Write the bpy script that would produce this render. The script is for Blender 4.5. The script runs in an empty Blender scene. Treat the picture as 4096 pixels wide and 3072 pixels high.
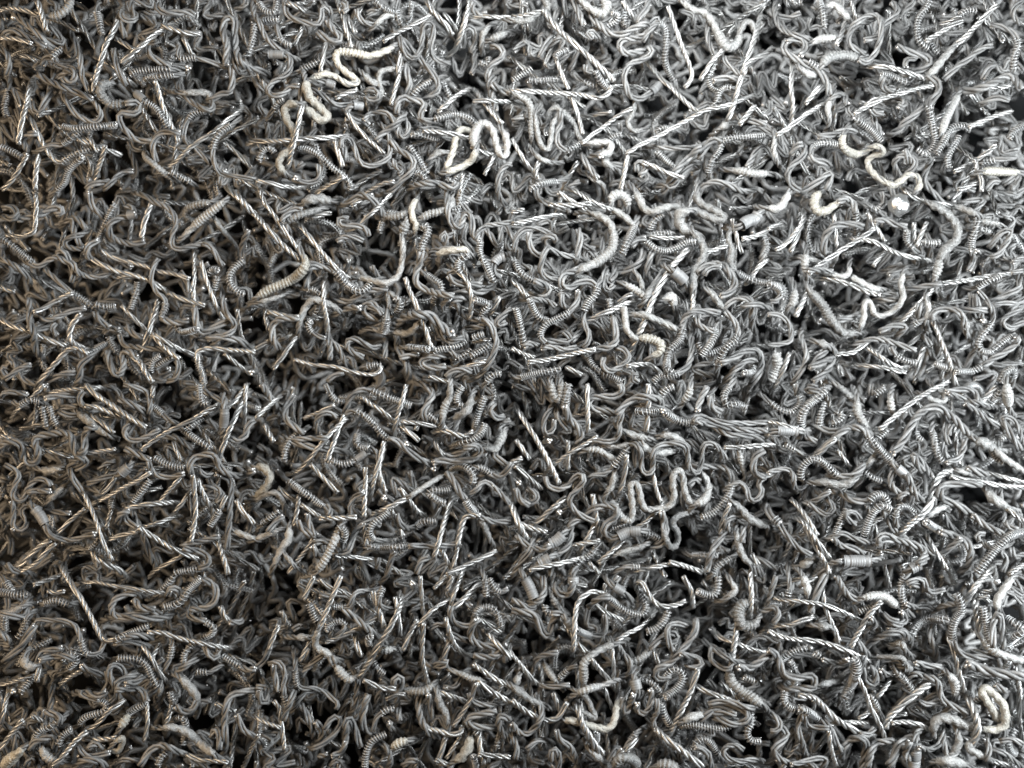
import bpy, math, random
import numpy as np
from mathutils import Vector, noise as mnoise

# ------------------------------------------------------------------ camera, world, lamps, exposure
scene = bpy.context.scene
COL = scene.collection
PX = 0.25 / 4096.0            # metres per photo pixel on the plane z = 0 (the frame shows 25 cm of the heap)
CAM_H = 0.27                  # camera height above that plane
HP = CAM_H / PX               # the same in photo pixels

cam_data = bpy.data.cameras.new("camera")
cam_data.sensor_width = 36.0
cam_data.lens = 36.0 * CAM_H / 0.25
cam_data.clip_start = 0.01
cam_data.clip_end = 20.0
cam_data.dof.use_dof = True
cam_data.dof.focus_distance = CAM_H - 0.006
cam_data.dof.aperture_fstop = 7.0
cam = bpy.data.objects.new("camera", cam_data)
cam.location = (0, 0, CAM_H)
COL.objects.link(cam)
scene.camera = cam

world = bpy.data.worlds.new("World")
scene.world = world
world.use_nodes = True
bg = world.node_tree.nodes["Background"]
bg.inputs[0].default_value = (0.9, 0.95, 1.0, 1)
bg.inputs[1].default_value = 0.001


def lamp(name, loc, target, size, power, color):
    d = bpy.data.lights.new(name, 'AREA')
    d.shape = 'DISK'
    d.size = size
    d.energy = power
    d.color = color
    o = bpy.data.objects.new(name, d)
    o.location = loc
    o.rotation_euler = (Vector(target) - Vector(loc)).to_track_quat('-Z', 'Y').to_euler()
    COL.objects.link(o)


lamp("cool_bench_lamp", (0.030, 0.115, 0.112), (0.02, 0.06, 0), 0.05, 0.46, (0.90, 0.955, 1.0))
lamp("cool_side_lamp", (0.235, -0.015, 0.135), (0.09, 0.0, 0), 0.10, 1.25, (0.88, 0.945, 1.0))
lamp("warm_side_lamp", (-0.36, 0.00, 0.23), (-0.06, 0.0, 0), 0.15, 1.12, (1.0, 0.77, 0.53))
scene.view_settings.view_transform = 'Standard'
scene.view_settings.look = 'None'
scene.view_settings.exposure = 0.15
scene.view_settings.gamma = 1.0

rng = np.random.default_rng(7)
random.seed(7)


# ------------------------------------------------------------------ materials
def make_mat(name, dark, light, metallic, rough, bump, bscale, patch_scale, spec=0.5, rough_var=0.0):
    m = bpy.data.materials.new(name)
    m.use_nodes = True
    nt = m.node_tree
    N, L = nt.nodes, nt.links
    p = N["Principled BSDF"]
    p.inputs["Metallic"].default_value = metallic
    p.inputs["Roughness"].default_value = rough
    p.inputs["Specular IOR Level"].default_value = spec
    geo = N.new("ShaderNodeNewGeometry")
    info = N.new("ShaderNodeObjectInfo")
    nz = N.new("ShaderNodeTexNoise")
    nz.inputs["Scale"].default_value = patch_scale
    nz.inputs["Detail"].default_value = 4
    nz.inputs["Roughness"].default_value = 0.65
    L.new(geo.outputs["Position"], nz.inputs["Vector"])
    add = N.new("ShaderNodeMath"); add.operation = 'MULTIPLY_ADD'
    add.inputs[1].default_value = 0.45
    L.new(info.outputs["Random"], add.inputs[0])
    mp = N.new("ShaderNodeMapRange")
    mp.inputs[1].default_value = 0.3; mp.inputs[2].default_value = 0.7
    mp.inputs[3].default_value = 0.0; mp.inputs[4].default_value = 0.55
    L.new(nz.outputs["Fac"], mp.inputs[0])
    L.new(mp.outputs[0], add.inputs[2])
    mix = N.new("ShaderNodeMix"); mix.data_type = 'RGBA'
    mix.inputs[6].default_value = (*dark, 1); mix.inputs[7].default_value = (*light, 1)
    L.new(add.outputs[0], mix.inputs[0])
    L.new(mix.outputs[2], p.inputs["Base Color"])
    if rough_var:
        mr = N.new("ShaderNodeMapRange")
        mr.inputs[1].default_value = 0.3; mr.inputs[2].default_value = 0.7
        mr.inputs[3].default_value = rough - rough_var; mr.inputs[4].default_value = rough + rough_var
        L.new(nz.outputs["Fac"], mr.inputs[0]); L.new(mr.outputs[0], p.inputs["Roughness"])
    if bump:
        nb = N.new("ShaderNodeTexNoise")
        nb.inputs["Scale"].default_value = bscale
        nb.inputs["Detail"].default_value = 3
        L.new(geo.outputs["Position"], nb.inputs["Vector"])
        b = N.new("ShaderNodeBump")
        b.inputs["Strength"].default_value = bump
        b.inputs["Distance"].default_value = 0.0003
        L.new(nb.outputs["Fac"], b.inputs["Height"])
        L.new(b.outputs[0], p.inputs["Normal"])
    return m


M = {
    'g': make_mat("matte_tungsten", (0.075, 0.073, 0.070), (0.30, 0.293, 0.280), 0.25, 0.57, 0.30, 2600, 500),
    's': make_mat("bright_tungsten", (0.20, 0.197, 0.19), (0.60, 0.587, 0.56), 0.70, 0.40, 0.25, 2200, 420, rough_var=0.08),
    'k': make_mat("aluminium_crust", (0.09, 0.088, 0.084), (0.50, 0.49, 0.465), 0.35, 0.48, 1.0, 3200, 1700, rough_var=0.12),
    'K': make_mat("cream_warm_lit_crust", (0.15, 0.142, 0.125), (0.62, 0.585, 0.505), 0.25, 0.50, 1.0, 3200, 1700, rough_var=0.12),  # cream coating, and warm light put into the colour of some left crusts
    'w': make_mat("winding_wire", (0.26, 0.257, 0.25), (0.56, 0.555, 0.54), 0.60, 0.42, 0.0, 1, 500),
    't': make_mat("sleeve_winding", (0.14, 0.138, 0.134), (0.30, 0.296, 0.288), 0.25, 0.55, 0.1, 2600, 500),
    'b': make_mat("molten_bead", (0.40, 0.40, 0.39), (0.62, 0.62, 0.61), 0.9, 0.40, 0.9, 1400, 500),
    'c': make_mat("cut_metal", (0.75, 0.72, 0.68), (0.95, 0.93, 0.90), 0.8, 0.35, 0.0, 1, 500),
    'f': make_mat("gap_shade_black", (0.004, 0.004, 0.004), (0.008, 0.008, 0.008), 0.0, 0.8, 0.0, 1, 60),  # near black, deep shade between the wires painted into the bed
}

# ------------------------------------------------------------------ the wires traced from the photograph, tile by tile
# kind + layer, centre line, r = thickness, w = wound with a coil from-to, t = covered by a sleeve from-to,  # name | label
TRACE = """
@0,0
k3 400,140 480,135 540,110 590,60 620,0 r1.4 w.2-1 #thick pale ribbed stub|thick pale ribbed stub curving up out of the top left edge
s2 0,90 90,75 190,85 350,130;s3 320,0 350,80 380,180 405,270;g2 30,320 60,275 120,260 200,300 300,360 400,400;g1 140,130 230,210 330,290 400,380
s3 1030,140 975,280 920,370 880,500 830,650 805,800;s2 1000,330 1080,380 1160,430;s2 1420,250 1310,320 1200,420 1050,550
g2 985,420 990,500 1020,600 1060,680 1090,740;s1 900,520 1000,580 1080,650 1110,690
k3 960,720 890,730 865,790 900,850 960,900 1080,890 r1.3 w0-1 #ribbed hook|pale ribbed hook with a smooth blunt end, upper left area
g3 1080,900 1180,880 1210,930 1150,980 1040,975 1030,1040 1090,1130 1180,1210 1310,1215;g2 1120,640 1200,615 1330,605 1480,600 w0-1;g2 1240,690 1300,670 1400,655 1500,650 1600,640 w0-.7
s2 1340,700 1365,780 1400,900 1460,1040 1510,1140 1545,1230;g2 690,470 700,560 720,680 770,790 820,880 870,980 840,1050 750,1040 650,980 590,900 560,850
g1 370,570 390,510 460,500 490,540;g1 540,650 590,610 650,630 640,700 590,710 540,680;s2 170,480 240,490 320,530;g2 330,640 420,700 560,760 700,810 800,860
g1 270,880 290,950 350,970 380,900 420,830;s2 240,990 300,1090 350,1200 410,1310 480,1390 540,1390 650,1330 800,1280 w.65-1
g3 530,1090 600,1110 680,1110 780,1100 900,1090 1010,1080 w0-1;g2 700,1140 620,1190 530,1250 450,1250 360,1290 w0-.5;s1 660,1190 760,1240 900,1290 1050,1340;s2 720,1160 780,1210 830,1290 850,1310
s3 1430,1450 1530,1390 1650,1270 1800,1170 1870,1120 1950,1050 2030,990;g3 1990,1090 1900,1150 1850,1230 1840,1340 1860,1430 1900,1500 2010,1520 2210,1550 w0-.35
g2 1780,960 1700,970 1640,1010 1600,1090 1590,1180 1620,1240 1690,1290 1780,1370 1830,1430 w0-.25;g2 1560,1150 1440,1140 1360,1170 1320,1240 1330,1330 1350,1400
k2 1250,1300 1270,1370 1340,1430 1400,1480 1480,1540 w0-1;g2 1470,1480 1560,1530 1640,1570 w0-1;g1 1120,1220 1150,1280 1210,1290 1240,1280;g3 1180,810 1260,880 1340,930 1400,1010 1450,1090 w.3-1 t0-.3
g2 1570,800 1640,870 1740,930 1810,960 1840,930 1830,870;k2 1580,800 1700,800 1800,810 1810,870 r1.2;g2 2000,570 2010,700 1990,790 1920,810 1840,850;g2 1550,400 1540,490 1590,510 1680,500 1800,530 1950,580 w.2-.5
s2 1580,320 1610,380 1640,440 1680,490;g3 1950,560 1960,400 1930,300 1940,190 1980,150 2030,190 2030,300 2040,420 2080,540 2160,590 2210,600;g2 1960,330 1970,420 2000,490 2060,600
g2 1360,30 1370,80 1440,110 1540,110 1620,100 1690,130;g1 1280,400 1290,470 1340,510 1400,540 1480,570;s1 1400,220 1500,250 1600,280 1740,300;g2 840,110 860,200 880,300 w0-1;g2 1050,110 1060,160 1130,180 1180,150 1150,100
s3 20,1640 90,1570 160,1470 240,1330;s3 300,1640 310,1500 340,1310;s2 810,1580 840,1480 880,1360 910,1260;g2 490,1640 560,1570 590,1480 660,1400 720,1350 w0-1;g2 750,1640 800,1590 950,1570;g2 900,1640 980,1560 1060,1490 1150,1480
g2 80,780 50,870 40,940 60,1010 w0-1;s2 110,770 150,840 190,930;g2 230,1290 200,1210 230,1170 320,1150;g1 0,1270 60,1290 140,1330 200,1370 w0-1;s2 0,330 130,335 270,370;g1 0,410 60,470 80,560 60,650
g1 440,500 500,440 530,430 w0-1;g2 2200,200 2190,300 2170,400 2140,480 w0-1;s2 250,800 230,900 200,990 180,1100 160,1250;v3 1625,590
@1,0
g2 30,30 70,90 130,110 170,90 180,20 w0-1;g2 250,0 260,100 320,160 440,200 540,210 570,150 560,80 600,60 650,100 640,180;s2 270,20 340,50 400,80 430,100;g2 0,150 40,220 70,300 130,370 200,420 270,470;g1 60,180 140,170 200,170 w0-1;g1 170,210 200,310 240,370 310,390 w.5-1
s2 410,240 370,320 330,390;g3 530,280 590,320 660,360 720,360 730,320 680,270 640,220 620,170;s3 610,330 590,430 570,540 550,640;s3 720,60 750,140 780,260 810,350 820,420;s2 780,140 820,220 860,290;g3 740,20 780,30 790,70 750,100
g2 870,80 890,150 950,200 1030,220;k2 1030,220 1080,170 1140,130 1200,140;g2 1230,0 1220,100 1240,180 1270,240 w.4-1;g2 1030,10 1090,60 1150,90 1200,110 w0-1;g1 950,130 1000,90 1060,80;s3 1100,360 1200,290 1320,230 1440,170 1540,110
g4 1240,320 1270,420 1320,490 1390,490 1430,400 1440,290 1440,220 1480,190 1530,210 1530,320 1510,420 1530,490 1580,530 1680,550 #tall grey hairpin|matte grey strand bent in a tall narrow hairpin near the top edge
g3 1230,310 1330,410 1430,520 1530,640 1580,730 1560,800 1490,840;s3 1480,0 1530,90 1590,160 1650,230 1700,310;s2 1620,110 1700,200 1740,270
k4 1190,400 1120,440 1040,470 960,480 890,465 800,450 720,450 690,500 720,570 800,640 870,690 860,720 780,720 700,670 620,640 550,650 460,690 r1.25 w.2-.45 #long cream S|long cream coated strand bent in a wide S with a ribbed stretch
g3 680,740 600,710 530,690 450,700 400,750 390,850 400,930 t0-.15;k4 430,700 440,780 470,850 540,920 610,990 600,1030 540,1030 480,980 430,930 r1.5 #cream flattened loop|cream coated loop filled with a glittering flat web
k3 370,900 300,900 250,950 270,1040 320,1120 330,1200 300,1290 220,1350 200,1430 250,1500 r1.3 #cream question mark|cream crusted strand curving like a question mark under the flat loop
s4 400,900 380,1000 350,1150 310,1290 290,1390;s3 20,1220 200,1220 400,1200 560,1195 710,1190;s3 0,1560 120,1580 230,1610 330,1620;s3 690,850 770,810 880,770;g3 110,470 180,470 280,490 300,580 260,650 180,690 120,740 110,800 160,830 250,800 300,750 380,740 t0-.15
g2 330,640 400,600 480,560 550,530 w.3-1;g2 150,950 190,890 240,860 w0-1;g2 480,780 540,800 620,860 700,910 800,900 880,880;g3 920,920 850,910 800,930 790,990 850,1040 930,1050 980,1080 t0-.2
g3 930,1040 980,990 1060,970 1140,980 1180,1030 1230,1110 1230,1160 1280,1190 1320,1130 1300,1050 1240,980;g3 1040,1220 1100,1150 1200,1080 1290,990 1240,980;g3 1220,980 1220,900 1270,840 1340,860 1400,870 1460,900 1440,960 1420,1020 1490,1050 1560,1040
g3 1540,1030 1620,1010 1700,990 1780,1000 1850,1030 1890,1070 w0-1 r1.2;s2 1250,590 1230,680 1200,790 1170,910;s2 1260,420 1240,520 1230,640;g2 1290,560 1310,650 1330,720 1310,790;k2 1240,590 1150,600 1080,620 1060,700 1080,800 1040,900 r1.1;k2 930,640 1000,710 1060,720 r1.3
g2 940,800 1000,770 1060,800 1050,850 980,860 940,830;g2 1350,830 1400,770 1460,730 1520,700 w0-1;g2 1620,710 1650,790 1680,840 w0-1;s2 1790,800 1720,840 1640,910 1570,970;g3 1760,330 1770,430 1800,380 1790,280 1840,230 1890,270 1890,370 1860,460
s3 1840,60 1800,200 1760,320 1720,420 1700,440;g2 1930,390 1890,480 1890,580 1860,640;k3 2030,340 2100,310 2160,280 r1.4 w0-1;k3 2000,240 1960,300 1950,380 r1.2;s3 1900,145 2000,140 2100,150 2210,150;g2 1880,20 1870,80 1930,130 2000,120;g2 1930,540 2000,560 2010,500 w0-1
g2 2010,700 2000,630 2040,560 2120,500 2140,440 2090,400 2030,410;g2 2060,660 2020,720 2030,800 2060,880 2070,960;s3 1880,880 2000,870 2100,880 2210,885;s2 1970,880 2040,970 2130,1070;g3 2040,720 2100,770 2210,810
k4 1900,1290 1880,1200 1910,1110 1960,1070 2020,1090 2060,1160 2080,1260 2110,1330 2150,1350 2170,1280 2160,1180 2130,1130 r1.4 w0-.35 #white web tipped arch|white crusted arch ending in a flat webbed tip, upper middle
k4 1900,1290 1870,1370 1800,1430 1700,1470 1640,1490 r1.2;k3 1860,1140 1780,1120 1730,1190 1710,1290 1670,1390 1640,1460 r1.2;g3 1340,1160 1450,1170 1540,1200 1630,1200 w0-.9;s3 1440,1130 1560,1140 1700,1160 1800,1190 1850,1200;s2 1860,1260 1950,1310 2060,1340;k2 1520,1360 1580,1320 1650,1320 r1.2
g3 740,1270 740,1210 790,1190 840,1240 870,1340 920,1420 1010,1430 1100,1400 1160,1330 1150,1200 1140,1160;g2 780,1390 770,1310 750,1260;s3 780,970 860,1090 960,1200 1050,1280 1110,1330;g2 760,1090 820,1080 w0-1;g2 910,1080 980,1120 1030,1180 w0-1
g3 1160,1210 1240,1300 1330,1350 1370,1420 1320,1510 1250,1570 1180,1640;g2 1180,1380 1220,1450 1270,1480 1230,1510;g3 370,1280 440,1290 530,1330 600,1390 660,1450 720,1490 780,1540 820,1600 810,1640 w0-1;g3 20,1390 60,1300 120,1280 160,1320 w0-1;g2 360,1560 440,1580 520,1560 550,1500 530,1420
s3 560,1640 650,1590 760,1530;s3 990,1640 1090,1590 1200,1570;g2 1320,1260 1380,1340 1430,1420 1480,1500 w0-1;g3 1430,1590 1540,1580 1640,1610 1710,1620 1730,1570;g2 1340,1540 1390,1500 1450,1520 1470,1590 w0-1;g2 1650,1540 1700,1580 1740,1530 w0-1
s3 1790,1490 1770,1600 1760,1650;s2 2060,1350 2010,1440 1970,1510;g3 2090,1640 2100,1520 2160,1430 2210,1420;s2 680,1210 710,1300 750,1440;v3 340,1540
@2,0
k4 280,0 310,50 300,100 r1.3 w0-1;s4 0,150 100,140 200,110 290,100
s5 270,80 340,180 430,280 550,390 660,490 780,600 880,700 r1.15 #long bright diagonal|long straight bright strand running down right from the white glare at top
s5 0,785 150,790 300,800 450,805 580,815 700,840 790,840 850,790 870,740 r1.2 #bright level strand|bright level strand in upper middle curling up at its right end
k4 0,175 120,180 200,140 r1.2;k4 590,0 660,60 740,110 800,110 820,50 790,0 r1.6 w.4-1 #thick white U|thick white ribbed U hanging from the top edge
s3 960,0 1000,80 1050,150 1090,200;g3 1180,0 1160,80 1110,150 1090,200;g3 690,150 760,220 850,290 960,290 1060,240 1150,210 1190,240 1150,300 1060,330 960,340 930,400 980,460 1080,450 1170,420
g4 1180,400 1210,440 1180,490 1080,530 1000,570 970,660 990,760 1030,840 1120,850 1210,790 1280,730 t.85-1;g4 1130,360 1170,290 1230,220 1290,210 1330,270 1330,400 1320,520 1350,610 1400,700 w.25-1 #hook shaped long spring|long grey spring hooked over at its top like a cane
s3 1350,50 1390,170 1440,320 1490,460 1540,590 1550,680 1490,760;s5 1200,580 1290,680 1380,760 1470,850 1560,930 1620,970;g4 820,230 900,180 920,130 860,110 w0-1;g2 980,240 970,130 970,20 w0-.6;g2 700,330 650,290 690,270 720,300
k4 1480,20 1560,80 1660,110 1730,190 1780,290 1830,380 1890,410 1950,370 1970,290 r1.5 w.5-1 #glittering coated U|thick coated strand bending in a U filled with a glittering droplet
k3 1970,280 2010,200 2070,200 2090,260 r1.3;s4 2130,200 2090,330 2020,540 1970,700 1920,880 1870,1040;k3 1870,1070 1800,1110 r1.5;g2 1700,190 1690,300 1720,420 1760,480;g3 1750,480 1740,580 1700,660 1720,740 1780,790 w0-1;s3 1820,430 1720,540 1620,690
g3 1740,700 1800,680 1880,670 1950,690;g3 1830,490 1850,540 1930,610 2000,660;g4 1690,960 1770,880 1790,800 1850,760 1940,770 w0-.9;s4 2170,470 2050,540 2000,640
s5 990,1330 1100,1260 1250,1180 1400,1100 1530,1030 1680,950 1850,910 1980,860 #long rope rising right|long thick bright rope rising to the right below the top middle
s4 600,1240 690,1170 800,1090 920,1000 1040,930;g3 480,1300 540,1270 600,1240 w0-1;k4 0,790 60,830 130,870 170,960 170,1080 170,1190 w.2-1 r1.3 #white hanging ribbed rod|white ribbed rod bending down beside the tall white loops
k4 200,1000 220,1150 250,1250 310,1290 340,1180 350,1080 400,1000 420,960 380,930 330,960 300,1050;k4 420,950 480,1010 540,1080 560,1140 600,1210 r1.2 w0-.5;g4 420,960 420,1060 390,1150 400,1250 470,1300;g3 0,1040 100,1010;s4 500,830 540,920 580,1030 610,1160;s3 370,470 400,560 440,660 490,770
g3 370,500 400,460 490,430 w0-1;g3 0,700 90,640 170,590 w0-1;g2 240,500 290,400 350,300;g2 140,690 220,700 300,690 390,690 w0-1;g3 720,610 760,690 820,760 w0-1;g2 640,560 640,620 700,620;g2 620,700 680,730 740,740 w0-1;g3 830,1230 880,1180 950,1160 w0-1
k3 660,1240 760,1230 850,1240 840,1320 760,1330 r1.4;k2 800,1310 810,1400 870,1450 r1.3;s3 600,1000 720,990 860,970;k3 1060,900 1040,990 1000,1060 1050,1130 1130,1120;g3 1240,1140 1310,1110 1390,1120 w0-1;g3 1250,1310 1310,1370 1370,1420 1420,1460 w0-1
g4 1340,1610 1390,1510 1480,1410 1560,1330 1640,1270;g4 1350,1600 1380,1620 1420,1570 1490,1480 1560,1420;g3 1240,1270 1350,1280 1480,1280 1600,1270;s4 1120,1400 1230,1440 1340,1490 1480,1530;s4 1000,1330 980,1450 960,1550 940,1640
g4 1720,1560 1700,1480 1730,1390 1790,1300 1820,1220 w.2-1;g4 1830,1210 1920,1190 2050,1180 2170,1170 w0-1;k4 1900,1470 1990,1480 2100,1500 2210,1500 r1.3 w.2-1;g3 1620,1380 1660,1290 1740,1210 1830,1210;g4 1630,1640 1680,1590 1780,1570 1880,1600 1960,1640;g3 1080,1480 1070,1420 1120,1400 1160,1460 1100,1520
k3 720,1560 780,1590 800,1640;k3 200,1330 260,1380 330,1400;s3 0,1190 60,1310 130,1420 180,1480;s2 240,1400 210,1480 230,1560;g2 150,1640 220,1600 300,1580 380,1570 w0-1;g3 560,60 590,140 620,220;g3 2000,1030 2100,1050 2200,1070;s3 2100,910 2040,980 1960,1080;g3 640,1410 690,1470 740,1540;v4 770,1350
@3,0
g4 60,100 80,190 130,260 230,300 330,330 390,360;g3 120,150 200,150 280,110;g4 440,0 460,70 480,150 490,240 w.1-1;k3 500,60 570,40 630,90 700,170 r1.2;g3 860,190 780,210 720,270 690,340 720,400 790,440 840,470;g4 830,350 940,320 990,240 1070,160 1120,110 1100,50 1060,20
g4 750,210 830,150 900,130 960,150 980,260 960,370 920,470 850,540 780,520;k5 770,510 700,480 600,480 520,500 470,560 r1.5 w0-1 #thick ribbed arch|thick pale ribbed arch below the top right loops
k3 600,330 520,330 440,340 380,370 w0-.7 r1.3;g3 150,350 140,430 210,490 300,540 400,580 460,640 510,720 530,820;g3 160,360 240,340 310,360 320,430 280,480;g3 430,580 350,530 w0-1;k3 290,600 350,640 420,650 r1.4;s4 720,0 740,90 760,190;s3 660,200 630,300 590,390
s4 930,580 1030,580 1150,610 1270,650 1340,680;g4 1400,0 1360,80 1310,140 1290,220 1290,310 1320,370 1380,420 w0-1 r1.2 #spring from top right edge|long shiny spring hanging down from the top edge at right
s5 1690,170 1580,220 1470,290 1360,350;s5 1980,40 1900,110 1820,200 1720,310 1600,410;k4 1600,410 1520,500 1440,600 1390,650 r1.3;s4 1480,210 1560,190 1660,140;g3 1650,130 1720,90 1800,90 w0-1;g4 1920,220 2020,230 2120,290 2160,380 2130,480 2120,590 w.5-1 r1.3;g3 2200,0 2130,60 2120,130 2180,210
g4 1860,690 1900,590 1960,560;g5 1520,690 1620,590 1740,500 1850,420 1940,390;g3 1110,400 1200,440 1300,470 1380,500 1400,550 1340,600 1270,620;g3 1190,580 1200,520 1280,500;g3 970,640 1050,650 1130,690 1200,710 w0-1;g4 1000,650 980,720 1030,780 1100,790
s4 740,980 850,920 990,850 1130,810 1280,770 1440,740;s3 820,940 900,870 1050,830;g4 1400,670 1470,710 1480,780 1430,850 1400,930;g4 1390,930 1410,1030 1430,1130 1450,1220 1410,1300 1350,1330 1290,1290 w0-1 r1.2 #J shaped spring|grey spring bent like a J in the upper right
g3 700,880 690,960 740,1010;g4 740,1010 820,1070 900,1130 980,1220 w0-1 r1.2;g3 880,940 930,980 1000,980;g3 1130,870 1180,880 1170,930 1120,920;g3 1140,1110 1190,1050 1270,990 1350,930;s4 80,1170 180,1110 300,1010 420,930;s3 210,600 200,750 210,900 200,1050;s3 450,740 370,840 320,900
g4 540,870 600,820 660,830 680,900;k3 560,830 520,920 530,1020;g3 430,1180 530,1170 620,1140 700,1120 760,1140;g4 370,1330 380,1270 450,1240 540,1240 630,1260 w.2-1
k5 660,1160 640,1220 670,1290 750,1330 820,1320 900,1270 970,1270 990,1320 900,1350 860,1400 880,1460 930,1520 990,1560 1080,1600 1150,1560 1220,1510 1290,1530 1310,1600 1280,1650 r1.25 w0-.25 #long cream snake|long cream crusted strand snaking down the upper right with a ribbed head
g4 1100,1470 1090,1400 1140,1350 1210,1350 1270,1380 1260,1450 1200,1500;g4 1180,1290 1210,1350 1230,1420;g4 1560,1450 1550,1370 1590,1280 1650,1180 w0-1 r1.2;g4 1450,1330 1520,1220 1560,1130 1620,1090 1700,1090 w0-1 r1.2;g3 1700,1100 1740,1120 1720,1140;s4 1740,1100 1830,1060 1950,1010 2110,960
k4 1640,830 1590,930 1540,1030 1500,1150 r1.2 w0-1;s3 1830,760 1950,750 2100,740;g5 1750,780 1850,760 1960,710 2060,660 2130,680 2190,770 r1.2;s4 1780,1390 1860,1340 1970,1250;s4 1790,1370 1810,1480 1850,1570 1840,1650;k4 1850,1480 1970,1480 2170,1490 r1.4 w0-.8 #cream level rod at right edge|cream ribbed rod lying level against the right edge, upper part
g3 1860,1400 1960,1380 2140,1360 r1.2 w0-.4;g3 2080,1200 2130,1130 2210,1090 w0-1;g3 1900,870 1990,840 2090,860;s3 1640,1640 1740,1610 1820,1580;s3 1750,1410 1680,1450 1610,1490;g3 1890,1640 1940,1570 2000,1570
g4 290,1250 320,1260 310,1330 260,1390 200,1440 170,1500 200,1600 280,1640;g4 200,1340 250,1260 300,1240;g3 330,1640 440,1560 540,1490 540,1560 500,1640;k3 60,1200 50,1290 70,1370;g3 360,1340 400,1390 490,1400 540,1430;g3 690,1560 710,1490 760,1460;g3 1400,380 1440,430 1480,470 w0-1;g3 1670,420 1690,380 1720,440;g3 1480,560 1540,550 1590,560 1590,620
@0,1
s5 310,20 320,100 310,220 300,320 250,370 150,380 50,370 r1.1 #bright L at left edge|bright strand bent like an L against the left edge
g3 20,140 100,130 150,190 100,230 20,210;g2 150,240 250,220 360,190 430,150 510,130 540,170 480,190;g2 600,240 640,220 700,260 740,320;g4 1000,100 960,160 930,230 890,320 850,410 w0-1 r1.1;g4 850,410 770,470 750,530 790,580
s5 790,580 900,640 1020,690 1150,720 1290,770 1400,830;s4 870,500 960,560 1100,600 1250,640 1370,690 1500,710 1640,750;g3 770,0 790,100 830,160 890,210;g3 630,250 640,350 680,430 720,490;g3 720,490 650,490 570,470 560,420 620,390 690,370
g4 1170,190 1080,210 980,250 940,310 970,390 1050,430 1160,450 1250,420 t0-.1;g3 1060,130 1140,130 1160,190;s4 1310,100 1270,200 1240,300 1220,400;g4 1280,50 1340,90 1440,130 1500,190 1520,280 1490,370 1490,460 1540,490 1650,470 1750,450;g3 1750,450 1820,470 1880,570 1930,640
k4 1820,90 1700,110 1620,150 1610,210 1660,240 w0-1 r1.3;k4 1940,80 1850,150 1750,230 1670,300 1580,390 w0-.7 r1.4 #thick ribbed rod|thick straight pale ribbed rod rising right, left of the bright chevron
s4 2010,10 2080,70 2150,150 2210,200 r1.2;k3 1850,220 1900,300 1960,370 2020,440;g4 2150,330 2100,430 2090,520 2100,570;g4 2110,590 2040,640 1990,710 1990,790 2050,860 2110,890 w0-1 r1.2;g3 1880,730 1870,790 1850,850 w0-1 r1.2;g3 1800,710 1840,670 1890,680 w0-1
g3 20,410 100,460 180,530 250,580 300,620 w0-1 r1.1;g4 490,560 510,510 560,520 600,600 630,690 620,780;g4 240,610 330,640 420,590 490,560 560,600 630,620 670,690 760,730 860,730 960,690;g4 390,670 470,740 560,820 640,880 720,930 800,990 w.6-1;g3 0,570 100,620 210,700;s4 290,1040 400,990 520,920 630,870
g4 350,1090 400,1110 500,1080 620,1030 740,1000;s3 0,810 60,850 130,860;s3 0,1090 100,1150 200,1190 300,1220 450,1290 580,1330;g3 240,920 260,1010 260,1120 290,1220 300,1330;s4 700,1050 650,1110 610,1180 600,1260 640,1310 720,1350 r1.1;g4 720,1360 760,1400 830,1360 920,1310 w0-1
g4 690,1570 700,1490 760,1430 800,1400;s4 340,1640 420,1550 510,1450 590,1370 680,1360 760,1410;s4 1050,980 1120,1060 1190,1130 1250,1180;g4 1190,780 1180,870 1150,950 1130,1010 w0-1 r1.2;s3 1010,740 1100,740 1200,735;g5 1370,580 1320,660 1310,760 1350,860 1420,920 1430,1000 1390,1080 w.75-1
g4 1390,1080 1450,1120 1540,1130 1640,1110;s4 1370,920 1330,1050 1290,1180 1250,1310 1220,1410;s4 1310,1220 1400,1320 1480,1390 1550,1440;s4 1330,1230 1450,1300 1560,1360 1670,1400;s4 1450,870 1560,920 1660,950 1770,980;s3 1680,540 1680,700 1670,880 1680,1000
g4 1680,1000 1700,1140 1740,1210 1860,1170 1990,1100;s3 1740,600 1780,740 1830,880 1900,1050;g3 1560,690 1620,780 1640,860;g4 1530,1150 1560,1210 1650,1200 1720,1180 w0-.9;g4 1920,870 1930,970 1980,1080 2030,1140 2000,1210 1920,1250
s5 2210,1380 2090,1370 1950,1360 1830,1350 1740,1370 1705,1400 1710,1430 1720,1490 1750,1580 1760,1650 w.7-1 #square bent strand|bright strand bent square with a wound lower leg, left middle
g4 930,1380 950,1460 980,1560 1030,1580 1070,1500 1060,1410 1110,1380 1190,1430;s5 1150,1420 1220,1480 1260,1560 1320,1640 r1.1;g3 900,1230 950,1180 1030,1190;g3 1090,1160 1150,1220 1230,1260;g3 1030,1230 1080,1320 1170,1340 1260,1350 1390,1360 1490,1410 1540,1500 1520,1600 1450,1640
g3 940,1250 970,1320 1010,1390 w0-1;g3 1300,1550 1320,1470 1390,1410 w0-1;g3 1350,1510 1410,1470 1480,1430 w0-1;g3 480,1130 450,1180 490,1240 r1.1;g3 40,1620 120,1560 200,1510 270,1490;g3 1790,1270 1900,1250 2060,1280 2130,1330;s3 1940,1390 2030,1470 2110,1540;g3 820,1030 860,1110 950,1170;g3 820,970 900,990 1000,990 r1.3 w0-1;g2 440,1620 520,1580 640,1560;v4 2170,1560
@1,1
s4 40,0 80,100 150,190 220,290 280,380 340,460 400,560;s5 0,200 60,270 140,360 220,450 300,520 390,600 r1.15 #bright chevron arm|thick bright strand running down right to the pale bend
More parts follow.
